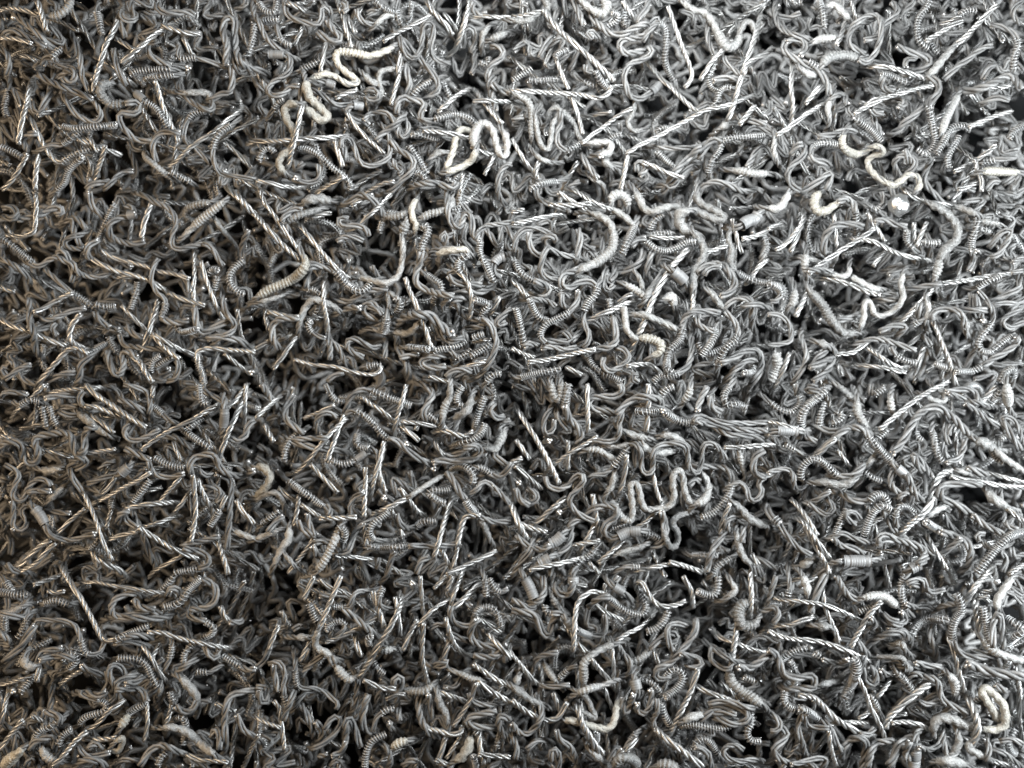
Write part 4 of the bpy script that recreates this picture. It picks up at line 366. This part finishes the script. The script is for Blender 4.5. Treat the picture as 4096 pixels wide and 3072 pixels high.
s4 540,1280 700,1260 870,1270;s4 780,1240 870,1180;s4 1050,1210 1200,1190;s5 1070,1270 1190,1260 1310,1280 1400,1330 r1.1;g5 1220,870 1270,840 1350,870 1440,890 1480,960 1500,1060 1590,1120 1740,1190 r1.2;g4 1290,1070 1360,1110 1480,1080;k5 1560,850 1620,930 1610,1030 r1.6 w.3-1;s4 1470,880 1550,820;g4 1270,750 1380,770 1500,790;k5 1430,1350 1440,1270 1500,1230 1590,1240 1680,1280 1780,1310 1850,1320 r1.7
k5 1850,1320 1960,1330 2040,1290 2050,1200 2030,1110 1960,1030 1880,970 1850,1010 1900,1100 1960,1190 1990,1250 r1.4 #big cream loop|big cream coated loop standing near the bottom right corner;s5 1760,1110 1800,1220 1810,1350 1780,1420 r1.4;k4 1780,1420 1730,1480 1800,1530 1900,1580 r1.5;g5 1510,1350 1520,1460 1560,1560 1620,1530;k4 1640,1360 1650,1440 1600,1530 r1.3;g5 270,1140 350,1180 440,1240 w0-1 r1.4;g4 150,1000 140,1090 200,1140 260,1160 w0-1 r1.4
g5 310,1220 340,1290 430,1310 530,1310;g4 460,1230 540,1320 580,1420 640,1510 r1.1;g5 280,1230 260,1330 300,1450 310,1500;g5 660,1470 720,1410 800,1400 850,1460 830,1560 810,1650 r1.3;g5 860,1650 890,1530 940,1440 1020,1430 1090,1430 1100,1530 1060,1640 r1.3 #thick rope hoop|thick grey rope hoop standing on the bottom edge, right side;g5 1040,1640 1090,1560 1130,1470 1200,1410 1270,1400 1290,1450 r1.4;g5 1270,1430 1270,1540 1260,1650 r1.7 t0-1
g5 1210,1600 1190,1500 1230,1430;g5 1300,1480 1400,1500 1480,1460 1510,1390;k5 1450,1600 1560,1600 1700,1630 r1.8;g5 0,1170 60,1210 110,1290 80,1340 20,1340;g5 130,1320 170,1370 120,1430 50,1500 90,1570 180,1620;g5 200,1630 330,1600 450,1570 510,1590 480,1640;s4 520,1330 540,1480 590,1640;g4 1930,1500 2040,1530 2130,1600;s4 1920,1590 2080,1640;g4 2000,1430 2100,1410 2200,1450
g4 1880,1400 1910,1500 1890,1600;g4 1960,940 2060,1000;g4 2030,850 2130,870 2210,890;g5 1720,760 1850,800 1990,840 2210,870 r1.5;g4 1760,1090 1830,1050 w0-1
"""


def parse(text):
    out, tx, ty = [], 0, 0
    for line in text.strip().split("\n"):
        if line.startswith("@"):
            tx, ty = map(int, line[1:].split(","))
            continue
        for e in line.split(";"):
            e = e.strip()
            if not e:
                continue
            e, _, tagtxt = e.partition("#")
            tok = e.split()
            d = dict(kind=tok[0][0], level=int(tok[0][1]), r=1.0, w=None, t=None, size=0, short=None, label=None)
            pts = []
            for q in tok[1:]:
                if "," in q:
                    a, b = q.split(",")
                    pts.append((tx * 1024 + float(a) / 2.16016 - 2048, 1536 - ty * 768 - float(b) / 2.16016))
                elif q[0] == 'r':
                    d['r'] = float(q[1:])
                elif q[0] in 'wt':
                    a, b = q[1:].split("-")
                    d[q[0]] = (float(a), float(b))
                else:
                    d['size'] = float(q) / 2.16016
            d['pts'] = np.array(pts)
            if tagtxt:
                s, _, l = tagtxt.partition("|")
                d['short'], d['label'] = s.strip(), l.strip()
            out.append(d)
    return out


# ------------------------------------------------------------------ curve helpers (everything in photo pixels until a mesh is written)
def spline(P, ds):
    """Catmull-Rom through P, resampled every ds."""
    P = np.asarray(P, float)
    if len(P) == 2:
        n = max(3, int(np.hypot(*(P[1] - P[0])[:2]) / ds))
        u = np.linspace(0, 1, n)[:, None]
        return P[0] * (1 - u) + P[1] * u
    Q = np.vstack([2 * P[0] - P[1], P, 2 * P[-1] - P[-2]])
    u = np.linspace(0, 1, 16, endpoint=False)[:, None]
    seg = []
    for i in range(1, len(Q) - 2):
        p0, p1, p2, p3 = Q[i - 1], Q[i], Q[i + 1], Q[i + 2]
        seg.append(0.5 * (2 * p1 + (p2 - p0) * u + (2 * p0 - 5 * p1 + 4 * p2 - p3) * u ** 2 + (3 * p1 - p0 - 3 * p2 + p3) * u ** 3))
    seg.append(P[-1:])
    return resample(np.vstack(seg), ds)


def resample(C, ds):
    s = np.concatenate([[0], np.cumsum(np.linalg.norm(np.diff(C, axis=0), axis=1))])
    n = max(3, int(round(s[-1] / ds)) + 1)
    t = np.linspace(0, s[-1], n)
    return np.stack([np.interp(t, s, C[:, k]) for k in range(C.shape[1])], 1)


def arclen(C):
    return np.concatenate([[0], np.cumsum(np.linalg.norm(np.diff(C, axis=0), axis=1))])


def smooth(a, sig):
    if sig < 0.5:
        return a
    r = int(3 * sig) + 1
    k = np.exp(-0.5 * (np.arange(-r, r + 1) / sig) ** 2)
    k /= k.sum()
    return np.convolve(np.pad(a, r, mode='edge'), k, mode='valid')


def frames(C):
    T = np.gradient(C, axis=0)
    T /= np.linalg.norm(T, axis=1)[:, None] + 1e-12
    N = np.empty_like(T)
    ref = np.array([0, 0, 1.0]) if abs(T[0, 2]) < 0.9 else np.array([1.0, 0, 0])
    n = ref - T[0] * ref.dot(T[0])
    N[0] = n / np.linalg.norm(n)
    for i in range(1, len(T)):
        n = N[i - 1] - T[i] * N[i - 1].dot(T[i])
        N[i] = n / (np.linalg.norm(n) + 1e-12)
    return T, N, np.cross(T, N)


def tube(C, rad, sides, N=None, B=None):
    """A tube round C; rad is a number, one per ring, or rings x sides."""
    if N is None:
        _, N, B = frames(C)
    n = len(C)
    a = np.arange(sides) * (2 * math.pi / sides)
    rad = np.broadcast_to(np.asarray(rad, float).reshape(-1, 1) if np.ndim(rad) == 1 else rad, (n, sides))
    V = C[:, None, :] + rad[:, :, None] * (np.cos(a)[None, :, None] * N[:, None, :] + np.sin(a)[None, :, None] * B[:, None, :])
    i = np.arange(n - 1)[:, None] * sides
    j = np.arange(sides)[None, :]
    jn = (j + 1) % sides
    F = np.stack([i + j, i + jn, i + sides + jn, i + sides + j], -1).reshape(-1, 4)
    return V.reshape(-1, 3), F, sides, n


def to_mesh(name, tubes, mats, origin, caps=True):
    """tubes: list of (V, F, sides, rings) -> one mesh, in metres about origin; end faces take the second material."""
    Vs, loops, starts, totals, mi = [], [], [], [], []
    off = 0; ls = 0
    for V, F, sides, n in tubes:
        Vs.append(V)
        loops.append((F + off).ravel())
        starts.append(ls + 4 * np.arange(len(F))); totals.append(np.full(len(F), 4)); mi.append(np.zeros(len(F), int))
        ls += 4 * len(F)
        if caps:
            c = np.concatenate([np.arange(sides)[::-1], (n - 1) * sides + np.arange(sides)]) + off
            loops.append(c)
            starts.append(np.array([ls, ls + sides])); totals.append(np.array([sides, sides])); mi.append(np.full(2, 1 if len(mats) > 1 else 0))
            ls += 2 * sides
        off += len(V)
    V = (np.vstack(Vs) - origin) * PX
    loops = np.concatenate(loops); starts = np.concatenate(starts); totals = np.concatenate(totals); mi = np.concatenate(mi)
    me = bpy.data.meshes.new(name)
    me.vertices.add(len(V)); me.vertices.foreach_set("co", V.astype(np.float32).ravel())
    me.loops.add(len(loops)); me.loops.foreach_set("vertex_index", loops.astype(np.int32))
    me.polygons.add(len(starts))
    me.polygons.foreach_set("loop_start", starts.astype(np.int32))
    me.polygons.foreach_set("material_index", mi.astype(np.int32))
    me.polygons.foreach_set("use_smooth", np.ones(len(starts), bool))
    for m in mats:
        me.materials.append(m)
    me.update(calc_edges=True)
    return me


def lens_space(C):
    """Photo position + height (pixels) -> scene position: a point higher up stands nearer the axis for the same place in the photo."""
    D = C.copy()
    f = (HP - C[:, 2]) / HP
    D[:, 0] *= f
    D[:, 1] *= f
    return D


RS = 6.4                       # radius of one strand
RC = RS * 2.155                # radius of a three strand rope


def strands(C, pitch, scale=1.0, sides=5, phase=0.0, loosen=None, step=None):
    """Three strands twisted round C."""
    C = resample(C, step or pitch / 10.0)
    s = arclen(C)
    _, N, B = frames(C)
    rs = RS * scale
    off = rs * 1.155
    wig = 16 * np.sin(s / rng.uniform(38, 80) + rng.uniform(0, 6)) + 9 * np.sin(s / 23.0 + rng.uniform(0, 6))
    out = []
    for k in range(3):
        a = phase + 2 * math.pi * k / 3 + 2 * math.pi * (s + wig) / pitch
        rr = off * (1 if loosen is None else 1 + loosen[k] * np.sin(math.pi * s / s[-1]))
        rr = np.broadcast_to(rr, s.shape)
        D = C + rr[:, None] * (np.cos(a)[:, None] * N + np.sin(a)[:, None] * B)
        out.append(tube(D, rs, sides))
    return out


def cut(C, a, b):
    s = arclen(C)
    t = np.linspace(a * s[-1], b * s[-1], max(4, int((b - a) * s[-1] / 4)))
    return np.stack([np.interp(t, s, C[:, k]) for k in range(3)], 1)


def coil(C, a, b, rad, wire, pitch, per_turn=9, sides=4, jitter=0.0):
    """A thin wire wound round C between the fractions a and b; the pitch opens and closes a little on the way."""
    P = cut(C, a, b)
    s = arclen(P)
    turns = max(2.0, s[-1] / pitch)
    n = int(turns * per_turn)
    t = np.linspace(0, s[-1], n)
    wob = np.cumsum(np.clip(1 + jitter * np.sin(np.linspace(0, rng.uniform(4, 14), n) + rng.uniform(0, 6)), 0.25, 3))
    ang = wob / wob[-1] * turns * 2 * math.pi
    D = np.stack([np.interp(t, s, P[:, k]) for k in range(3)], 1)
    _, N, B = frames(D)
    H = D + rad * (np.cos(ang)[:, None] * N + np.sin(ang)[:, None] * B)
    return tube(H, wire, sides)


def crust(C, R, w, sides=10):
    """A strand thickly coated with metal: lumpy, with the twist or the winding showing through."""
    L = arclen(C)[-1]
    step = 3.2 if w else 6.0
    C = resample(C, step)
    s = arclen(C); n = len(C)
    _, N, B = frames(C)
    a = np.arange(sides) * (2 * math.pi / sides)
    ph = rng.uniform(0, 6.28)
    tw = 0.17 * np.cos(3 * (a[None, :] - 2 * math.pi * s[:, None] / 120.0) + ph)
    u = s / L
    if w:
        inside = 1 / (1 + np.exp(-(u - w[0]) * L / 5)) * 1 / (1 + np.exp((u - w[1]) * L / 5)) if w != (0.0, 1.0) else np.ones(n)
        ridge = 0.17 * np.cos(2 * math.pi * s[:, None] / 14.0 + a[None, :])
        rel = inside[:, None] * (ridge + 0.10) + (1 - inside[:, None]) * (tw - 0.12)
    else:
        rel = tw
    lump = smooth(rng.normal(0, 1, n + 60), 30 / step)[30:30 + n]
    lump = lump / (np.abs(lump).max() + 1e-6) * 0.10
    fine = rng.normal(0, 0.03, (n, sides))
    end = 0.5 + 0.5 * np.sqrt(np.clip(np.minimum(s, L - s) / (1.6 * R), 0, 1))
    rad = R * (1 + rel + lump[:, None] + fine) * end[:, None]
    return tube(C, rad, sides, N, B)


def sleeve(C, a, b, R):
    P = resample(cut(C, a, b), 3.2)
    s = arclen(P)
    rad = R * (1 + 0.05 * np.cos(2 * math.pi * s / 9.5) - 0.10 * (np.sin(2 * math.pi * s / rng.uniform(45, 70) + rng.uniform(0, 6)) > 0.93))
    V, F, sd, n = tube(P, rad, 14)
    V2, F2, _, _ = tube(P[[0, -1]] if len(P) < 3 else resample(P, 14), R * 0.80, 14)
    return (V, F, sd, n), (V2, F2[:, ::-1], sd, len(V2) // 14)


# ------------------------------------------------------------------ laying the wires on the heap, one on top of the other
CELL = 4.0
GX, GY = int(4700 / CELL), int(3700 / CELL)
gx = (np.arange(GX) - GX / 2) * CELL
gy = (np.arange(GY) - GY / 2) * CELL


HOLLOWS = [(770, 255), (700, 430), (500, 540), (850, 745), (955, 1005), (620, 870), (350, 855), (1850, 350), (1845, 205), (1660, 800),
           (1480, 1185), (1830, 780), (130, 1480), (790, 1210), (2050, 1135), (1830, 1480), (1540, 1345), (1160, 1455), (1000, 700), (260, 350),
           (1265, 250), (1420, 170), (1010, 110), (1700, 20), (240, 730), (880, 1130), (1540, 1020), (690, 1480), (1100, 930),
           (520, 1030), (1990, 1330), (2120, 560), (1720, 1080), (420, 1600), (1340, 1500), (590, 1290)]
HOLLOWS = [(x * 1.8517 - 2048, 1536 - y * 1.8517) for x, y in HOLLOWS]


def relief(x, y):
    z = (34 * np.sin(x / 610 + 1.3) * np.cos(y / 480 - 0.4) + 26 * np.sin((x + 1.7 * y) / 390) + 18 * np.cos((2.1 * x - y) / 330 + 2)) * 1.2
    for hx, hy in HOLLOWS:
        z = z - 95 * np.exp(-((x - hx) ** 2 + (y - hy) ** 2) / (2 * 62.0 ** 2))
    return z


HM = relief(*np.meshgrid(gx, gy)) - 14


def disk(R):
    k = int(R / CELL) + 1
    oy, ox = np.mgrid[-k:k + 1, -k:k + 1]
    d = np.hypot(ox, oy) * CELL
    m = d <= R
    return ox[m], oy[m], d[m]


def lay(C2, R, stiff, dive):
    """Heights along the plan curve C2 (spacing about 5) so that it rests on what lies below."""
    ix = np.clip(((C2[:, 0] + GX / 2 * CELL) / CELL).astype(int), 12, GX - 13)
    iy = np.clip(((C2[:, 1] + GY / 2 * CELL) / CELL).astype(int), 12, GY - 13)
    ox, oy, d = disk(R * 0.8)
    sup = HM[iy[:, None] + oy, ix[:, None] + ox].max(1)
    z = sup + R * 0.92
    if stiff > 0:
        w = int(stiff / 5)
        zp = np.pad(z, w, mode='edge')
        zm = np.lib.stride_tricks.sliding_window_view(zp, 2 * w + 1).max(1)
        z = 0.75 * smooth(zm, w * 0.9) + 0.25 * smooth(z, w * 0.9)
        n = len(z)
        if stiff > 30:                                    # a springy straight piece keeps to a line that clears the bumps
            t = np.linspace(-1, 1, n)
            c = np.polyfit(t, z, 2 if n > 30 else 1)
            line = np.polyval(c, t)
            z = 0.35 * z + 0.65 * (line + max(0, np.percentile(z - line, 80)))
    n = len(z)
    s = arclen(C2)
    for e, k in ((0, dive[0]), (1, dive[1])):
        if k:
            q = s if e == 0 else s[-1] - s
            z = z - k * np.clip(1 - q / (70 + abs(k)), 0, 1) ** 2
    ox, oy, d = disk(R)
    top = z[:, None] + np.sqrt(np.maximum(R * R - d * d, 0))[None, :] * 0.9
    np.maximum.at(HM, (iy[:, None] + oy, ix[:, None] + ox), top)
    return z


# ------------------------------------------------------------------ words for the labels
def describe(C):
    """Shape and lie of a plan curve, in words."""
    D = resample(C[:, :2], 22)
    v = np.diff(D, axis=0)
    a = np.arctan2(v[:, 1], v[:, 0])
    da = (np.diff(a) + math.pi) % (2 * math.pi) - math.pi
    T = math.degrees(np.abs(da).sum()); net = math.degrees(abs(da.sum()))
    L = arclen(D)[-1]
    ch = D[-1] - D[0]
    if T < 22: shape = "straight"
    elif T < 65: shape = "slightly curved"
    elif net > 0.75 * T:
        shape = "bent" if T < 120 else "U-shaped" if T < 215 else "hooked" if T < 300 else "ring-shaped"
    else:
        flips = int((np.diff(np.sign(smooth(da, 1.2))) != 0).sum())
        shape = "S-shaped" if flips <= 1 else "wavy" if T < 420 else "zigzag"
    ang = math.degrees(math.atan2(ch[1], ch[0])) % 180
    lie = "lying level" if ang < 20 or ang > 160 else "rising right" if ang < 67 else "standing upright" if ang < 113 else "falling right"
    size = "short" if L < 170 else "long" if L > 420 else ""
    return shape, lie, size, L, T


def where(c, m):
    d = c - m
    r = np.hypot(*d)
    ang = math.degrees(math.atan2(d[1], d[0])) % 360
    k = int(((ang + 22.5) % 360) // 45)
    word = ["right of", "up right of", "above", "up left of", "left of", "down left of", "below", "down right of"][k]
    return ("just " if r < 170 else "" if r < 380 else "far ") + word


NOUN = {'g': "matte grey wire", 'l': "matte grey wire", 'w': "coil-wrapped wire", 's': "bright wire", 'k': "pale crusted wire",
        't': "grey sleeved wire", 'v': "upright cut wire end", 'b': "bead"}
NAME = {'g': "twisted_wire", 'l': "looped_wire", 'w': "coil_wrapped_wire", 's': "bright_wire", 'k': "crusted_wire", 't': "sleeved_wire",
        'v': "upright_wire", 'b': "metal_bead"}
GROUP = {'g': "grey twisted wires in the heap", 'l': "grey looped wires in the heap", 'w': "coil wrapped wires in the heap",
         's': "bright twisted wires in the heap", 'k': "pale crusted wires in the heap", 't': "sleeved wires in the heap",
         'v': "upright cut wires in the heap", 'b': "molten beads in the heap"}

items = parse(TRACE)
for d in items:
    if d['kind'] in 'vb':
        d['cls'] = d['kind']
        d['C2'] = d['pts']; d['cen'] = d['pts'][0]; d['L'] = 200 if d['short'] else 60
        continue
    d['C2'] = spline(d['pts'], 5.0)
    d['cen'] = d['C2'][len(d['C2']) // 2] * 0.5 + d['C2'].mean(0) * 0.5
    d['shape'], d['lie'], d['sizew'], d['L'], d['T'] = describe(d['C2'])
    d['cls'] = d['kind'] if d['kind'] != 'g' else 'w' if d['w'] else 't' if d['t'] else ('l' if d['T'] > 115 else 'g')

# past about 300 of a kind the shortest ones join the loose mass
CAP = 298
for cls in "glwskt":
    same = sorted((d for d in items if d['cls'] == cls), key=lambda d: (d['short'] is None, -d['L'] * d['r']))
    for d in same[CAP:]:
        d['loose'] = True

marks = [(d['short'], d['cen']) for d in items if d['short']]
taken = set(d['label'] for d in items if d['label'])
for d in sorted(items, key=lambda d: -d['L']):
    if d['label'] or d.get('loose'):
        continue
    dist = sorted(((np.hypot(*(d['cen'] - m)), s, m) for s, m in marks), key=lambda q: q[0])
    if d['cls'] in 'vb':
        head = "white tipped cut wire end pointing up"
        tails = [""]
    else:
        head = (d['sizew'] + " " + d['shape'] + " " + NOUN[d['cls']]).strip()
        tails = [" " + d['lie'], ""]
    cand = []
    for _, s, m in dist[:5]:
        for tl in tails:
            cand.append(head + tl + ", " + where(d['cen'], m) + " the " + s)
    for (_, s, m), (_, s2, m2) in [(dist[i], dist[j]) for i in range(3) for j in range(i + 1, 5)]:
        cand.append(head + ", between the " + s + " and the " + s2)
    for c in cand:
        if c not in taken and len(c.split()) <= 16:
            d['label'] = c
            break
    else:
        d['label'] = cand[0] if len(cand[0].split()) <= 16 else cand[1]
    taken.add(d['label'])


# ------------------------------------------------------------------ building
def link(name, me, parent=None, loc=None):
    o = bpy.data.objects.new(name, me)
    if parent is not None:
        o.parent = parent
    if loc is not None:
        o.location = loc
    COL.objects.link(o)
    return o


def tag(o, d):
    o['label'] = d['label']
    o['category'] = 'bead' if d['cls'] == 'b' else 'wire'
    o['group'] = GROUP[d['cls']]


def lump_bead(R, seed):
    import bmesh
    bm = bmesh.new()
    bmesh.ops.create_icosphere(bm, subdivisions=4, radius=1.0)
    for v in bm.verts:
        n = v.co.normalized()
        f = 1 + 0.10 * mnoise.noise(n * 1.7 + Vector((seed, 0, 0))) + 0.05 * mnoise.noise(n * 4.5 + Vector((0, seed, 0)))
        v.co = Vector((n.x, n.y, n.z * 0.85)) * f * R * PX
    me = bpy.data.meshes.new("metal_bead")
    bm.to_mesh(me); bm.free()
    me.polygons.foreach_set("use_smooth", np.ones(len(me.polygons), bool))
    me.materials.append(M['b'])
    return me


loose = {'g': [], 's': []}
order = sorted(range(len(items)), key=lambda i: items[i]['level'])
for i in order:
    d = items[i]
    cls = d['cls']
    if cls == 'b':
        x, y = d['cen']; R = d['size']
        z = HM[int((y + GY / 2 * CELL) / CELL), int((x + GX / 2 * CELL) / CELL)] * 0.6 + R * 0.5 + 6
        C = lens_space(np.array([[x, y, z]]))[0]
        o = link(NAME[cls], lump_bead(R, x * 0.01), loc=C * PX)
        tag(o, d)
        ox, oy, dd = disk(R)
        np.maximum.at(HM, (int((y + GY / 2 * CELL) / CELL) + oy, int((x + GX / 2 * CELL) / CELL) + ox), z + np.sqrt(R * R - dd * dd) * 0.85)
        continue
    if cls == 'v':
        x, y = d['cen']
        z = HM[int((y + GY / 2 * CELL) / CELL), int((x + GX / 2 * CELL) / CELL)] + 22
        lean = rng.uniform(-0.25, 0.25, 2)
        h = np.linspace(-110, 0, 12)
        C = lens_space(np.stack([x + lean[0] * h, y + lean[1] * h, z + h], 1))
        tb = strands(C, 110, 0.95)
        org = C[0]
        root = link(NAME[cls], None, loc=org * PX); tag(root, d)
        for q in tb:
            link("strand", to_mesh("strand", [q], [M['s'], M['c']], org), root)
        continue
    C2 = d['C2']
    r = d['r'] * (rng.uniform(0.86, 1.14) if cls in 'gl' else rng.uniform(0.70, 0.92) if cls == 's' else rng.uniform(0.93, 1.06))
    if d['kind'] == 'k':
        R = RC * 0.80 * min(r, 1.9)
    elif d['w'] and d['w'][1] - d['w'][0] > 0.5:
        R = RC * 1.12 * max(1.0, r * 0.92)
    elif d['t'] and d['t'][1] - d['t'][0] > 0.5:
        R = RC * r
    else:
        R = RC * r * (0.97 if cls == 's' else 1)
    stiff = {'s': 45, 'k': 22, 'g': 14, 'l': 12, 'w': 18, 't': 20}[cls]
    dv = [0, 0] if cls == 't' else [rng.choice([0, 10, 26, 45], p=[.4, .25, .2, .15]) for _ in range(2)]
    if cls == 's':
        C2 = C2 + np.column_stack([smooth(rng.normal(0, 1, len(C2) + 60), 12)[30:30 + len(C2)] * 7 for _ in range(2)])
    z = lay(C2, R, stiff, dv)
    P3 = np.column_stack([C2, z])
    full_sleeve = cls == 't' and d['t'][1] - d['t'][0] > 0.8
    rope = P3
    for e in (0, 1):                                     # ends that go on down into the heap
        if cls == 'k' or full_sleeve or dv[e] > 20:
            Q = rope if e else rope[::-1]
            t = Q[-1] - Q[-min(6, len(Q))]
            t = t[:2] / (np.hypot(*t[:2]) + 1e-9)
            sw = rng.uniform(-0.6, 0.6)
            u = np.linspace(0, 1, 16)[1:, None]
            ext = rng.uniform(34, 62)
            tail = np.column_stack([Q[-1, :2] + ext * u * t + ext * sw * u ** 2 * np.array([-t[1], t[0]]), Q[-1, 2] - (0.25 * u + 0.75 * u ** 2)[:, 0] * ext * 1.5])
            Q = np.vstack([Q, tail])
            rope = Q if e else Q[::-1]
    C = lens_space(P3)
    rope = resample(lens_space(rope), 5.0)
    org = C[len(C) // 2].copy()
    mat = M['s'] if cls == 's' else M['g']
    if d.get('loose'):
        loose['s' if cls == 's' else 'g'] += strands(C, 110 if cls == 's' else 150, r, sides=4)
        continue
    name = NAME[cls]
    if d['kind'] == 'k':
        root = link(name, None, loc=org * PX)
        tag(root, d)
        link("crust", to_mesh("crust", [crust(C, R, d['w'])], [M['K'] if (d['short'] and 'cream' in d['label']) or (d['cen'][0] < 0 and rng.random() < 0.2) else M['k']], org), root)  # some unnamed crusts on the left turn cream, warm light as colour
        for q in strands(rope, rng.uniform(110, 140), min(0.92, 0.74 * r), sides=5):
            link("strand", to_mesh("strand", [q], [M['g'], M['c']], org), root)
        continue
    root = link(name, None, loc=org * PX)
    tag(root, d)
    if cls == 's':
        pitch, lo = rng.uniform(98, 124), None
    else:
        pitch = rng.uniform(125, 240)
        lo = rng.uniform(-0.04, 0.12, 3) * (1 if cls in 'gl' else 0)
    sc = 1.0 if full_sleeve else (max(0.82, r * 0.74) if cls == 'w' else r)
    for q in strands(rope, pitch, sc, sides=5, phase=rng.uniform(0, 6.28), loosen=lo):
        link("strand", to_mesh("strand", [q], [mat, M['c']], org), root)
    if d['w']:
        R0 = RS * 2.155 * sc
        q = coil(C, d['w'][0], d['w'][1], R0 + 2.2, 2.2, rng.uniform(9.8, 11.8), jitter=rng.choice([0.05, 0.15, 0.4]))
        link("coil_wrap", to_mesh("coil_wrap", [q], [M['w'], M['c']], org), root)
    if d['t']:
        R1 = RC * (r if full_sleeve else 1.28 * r)
        a, b = sleeve(C, d['t'][0], d['t'][1], R1)
        link("sleeve", to_mesh("sleeve", [a, b], [M['t']], org, caps=False), root)

# ------------------------------------------------------------------ the mass of wire underneath and round about, nobody could count it
def wild(kind):
    """A random bent piece about the origin."""
    if kind == 's':
        L = rng.uniform(160, 420)
        P = np.array([[-L / 2, 0], [-L / 6, rng.uniform(-8, 8)], [L / 6, rng.uniform(-8, 8)], [L / 2, rng.uniform(-25, 25)]])
    elif kind == 'w':
        L = rng.uniform(120, 260); b = rng.uniform(-70, 70)
        P = np.array([[-L / 2, 0], [-L / 6, b * .8], [L / 6, b], [L / 2, rng.uniform(-40, 40)]])
    else:
        n = rng.integers(3, 7); st = rng.uniform(27, 48); amp = rng.uniform(18, 62)
        P = np.array([[(k - n / 2) * st + rng.normal(0, 6), amp * (1 if k % 2 else -1) * rng.uniform(.5, 1.1)] for k in range(n + 1)])
        if rng.random() < .4:
            P = np.vstack([P, P[-1] + [rng.uniform(60, 160), rng.uniform(-40, 40)]])
    C = spline(P, 9)
    z = smooth(rng.normal(0, 26, len(C) + 40), 9)[20:20 + len(C)] * 2.2
    return np.column_stack([C, z])


proto = {'g': [], 's': [], 'w': [], 'd': []}
for _ in range(16):
    proto['g'].append(strands(wild('g'), rng.uniform(130, 200), 1.0, sides=4, phase=rng.uniform(0, 6), step=16))
    proto['s'].append(strands(wild('s'), 110, 0.85, sides=3, phase=rng.uniform(0, 6), step=11))
for _ in range(14):
    C = wild('g')
    C = resample(C, 15)
    a = np.arange(6) * math.pi / 3
    proto['d'].append([tube(C, RC * (0.84 + 0.2 * np.cos(3 * (a[None, :] - 2 * math.pi * arclen(C)[:, None] / 150.0))), 6)])
for _ in range(10):
    C = wild('w')
    proto['w'].append([coil(C, 0, 1, RC + 1.0, 2.4, 11.5, per_turn=7, sides=3)] + strands(C, 150, 0.9, sides=3, step=18))


def scatter(kind, n, zlo, zhi, outside):
    out = []
    for _ in range(n):
        while True:
            x, y = rng.uniform(-2700, 2700), rng.uniform(-2150, 2150)
            inside = abs(x) < 2260 and abs(y) < 1730
            if inside != outside:
                break
        z = rng.uniform(zlo, zhi) + relief(x, y)
        az = rng.uniform(0, 2 * math.pi); el = rng.normal(0, 0.30); ro = rng.uniform(-0.5, 0.5) if kind != 's' else rng.uniform(-3, 3)
        Rz = np.array([[math.cos(az), -math.sin(az), 0], [math.sin(az), math.cos(az), 0], [0, 0, 1]])
        Ry = np.array([[math.cos(el), 0, math.sin(el)], [0, 1, 0], [-math.sin(el), 0, math.cos(el)]])
        Rx = np.array([[1, 0, 0], [0, math.cos(ro), -math.sin(ro)], [0, math.sin(ro), math.cos(ro)]])
        A = (Rz @ Ry @ Rx).T
        for V, F, sd, nn in proto[kind][rng.integers(len(proto[kind]))]:
            out.append((V @ A + np.array([x, y, z]), F, sd, nn))
    return out


def mass(name, tubes, mats, label):
    o = link(name, to_mesh(name, tubes, mats, np.zeros(3)))
    o['kind'] = 'stuff'
    o['label'] = label
    o['category'] = 'wire mass'


mass("grey_wire_tangle", loose['g'] + scatter('g', 950, -260, -105, False) + scatter('d', 2600, -460, -210, False) + scatter('g', 300, -200, 20, True) + scatter('d', 700, -420, -120, True), [M['g'], M['c']],
     "uncounted grey twisted wires filling the heap under the upper pieces")
mass("bright_wire_tangle", loose['s'] + scatter('s', 700, -340, -100, False) + scatter('s', 280, -200, 50, True), [M['s'], M['c']],
     "uncounted bright straight wires filling the heap under the upper pieces")
mass("coil_wire_tangle", scatter('w', 300, -330, -100, False) + scatter('w', 90, -150, 40, True), [M['w'], M['c']],
     "uncounted coil-wrapped wires filling the heap under the upper pieces")

# crumbs of spilt metal lying on the wires
ico = []
import bmesh
bm = bmesh.new(); bmesh.ops.create_icosphere(bm, subdivisions=1, radius=1.0)
IV = np.array([v.co for v in bm.verts]); IF = np.array([[v.index for v in f.verts] for f in bm.faces]); bm.free()
V, F = [], []
for k in range(160):
    x, y = rng.uniform(-2080, 2080), rng.uniform(-1560, 1560)
    z = HM[int((y + GY / 2 * CELL) / CELL), int((x + GX / 2 * CELL) / CELL)]
    q = IV * rng.uniform(0.6, 1.3, (len(IV), 1)) * rng.uniform(1.8, 4.2) * rng.uniform(0.6, 1.4, 3)
    p = lens_space(np.array([[x, y, z - 1]]))[0]
    V.append(q + p); F.append(IF + k * len(IV))
cm = bpy.data.meshes.new("metal_crumbs")
cm.from_pydata((np.vstack(V) * PX).tolist(), [], np.vstack(F).tolist())
cm.materials.append(M['b'])
co = link("metal_crumbs", cm)
co['kind'] = 'stuff'; co['label'] = "glittering crumbs of spilt silver metal sprinkled over the wires"; co['category'] = 'metal crumbs'

# ------------------------------------------------------------------ bed under the heap, coloured black to put shade into the gaps
fm = bpy.data.meshes.new("ground")
h = 0.6
fm.from_pydata([(-h, -h, 0), (h, -h, 0), (h, h, 0), (-h, h, 0)], [], [(0, 1, 2, 3)])
fm.materials.append(M['f'])
fl = link("ground", fm, loc=(0, 0, -560 * PX))
fl['kind'] = 'structure'
fl['label'] = "bed under the wire heap, blackened as shade in the gaps"
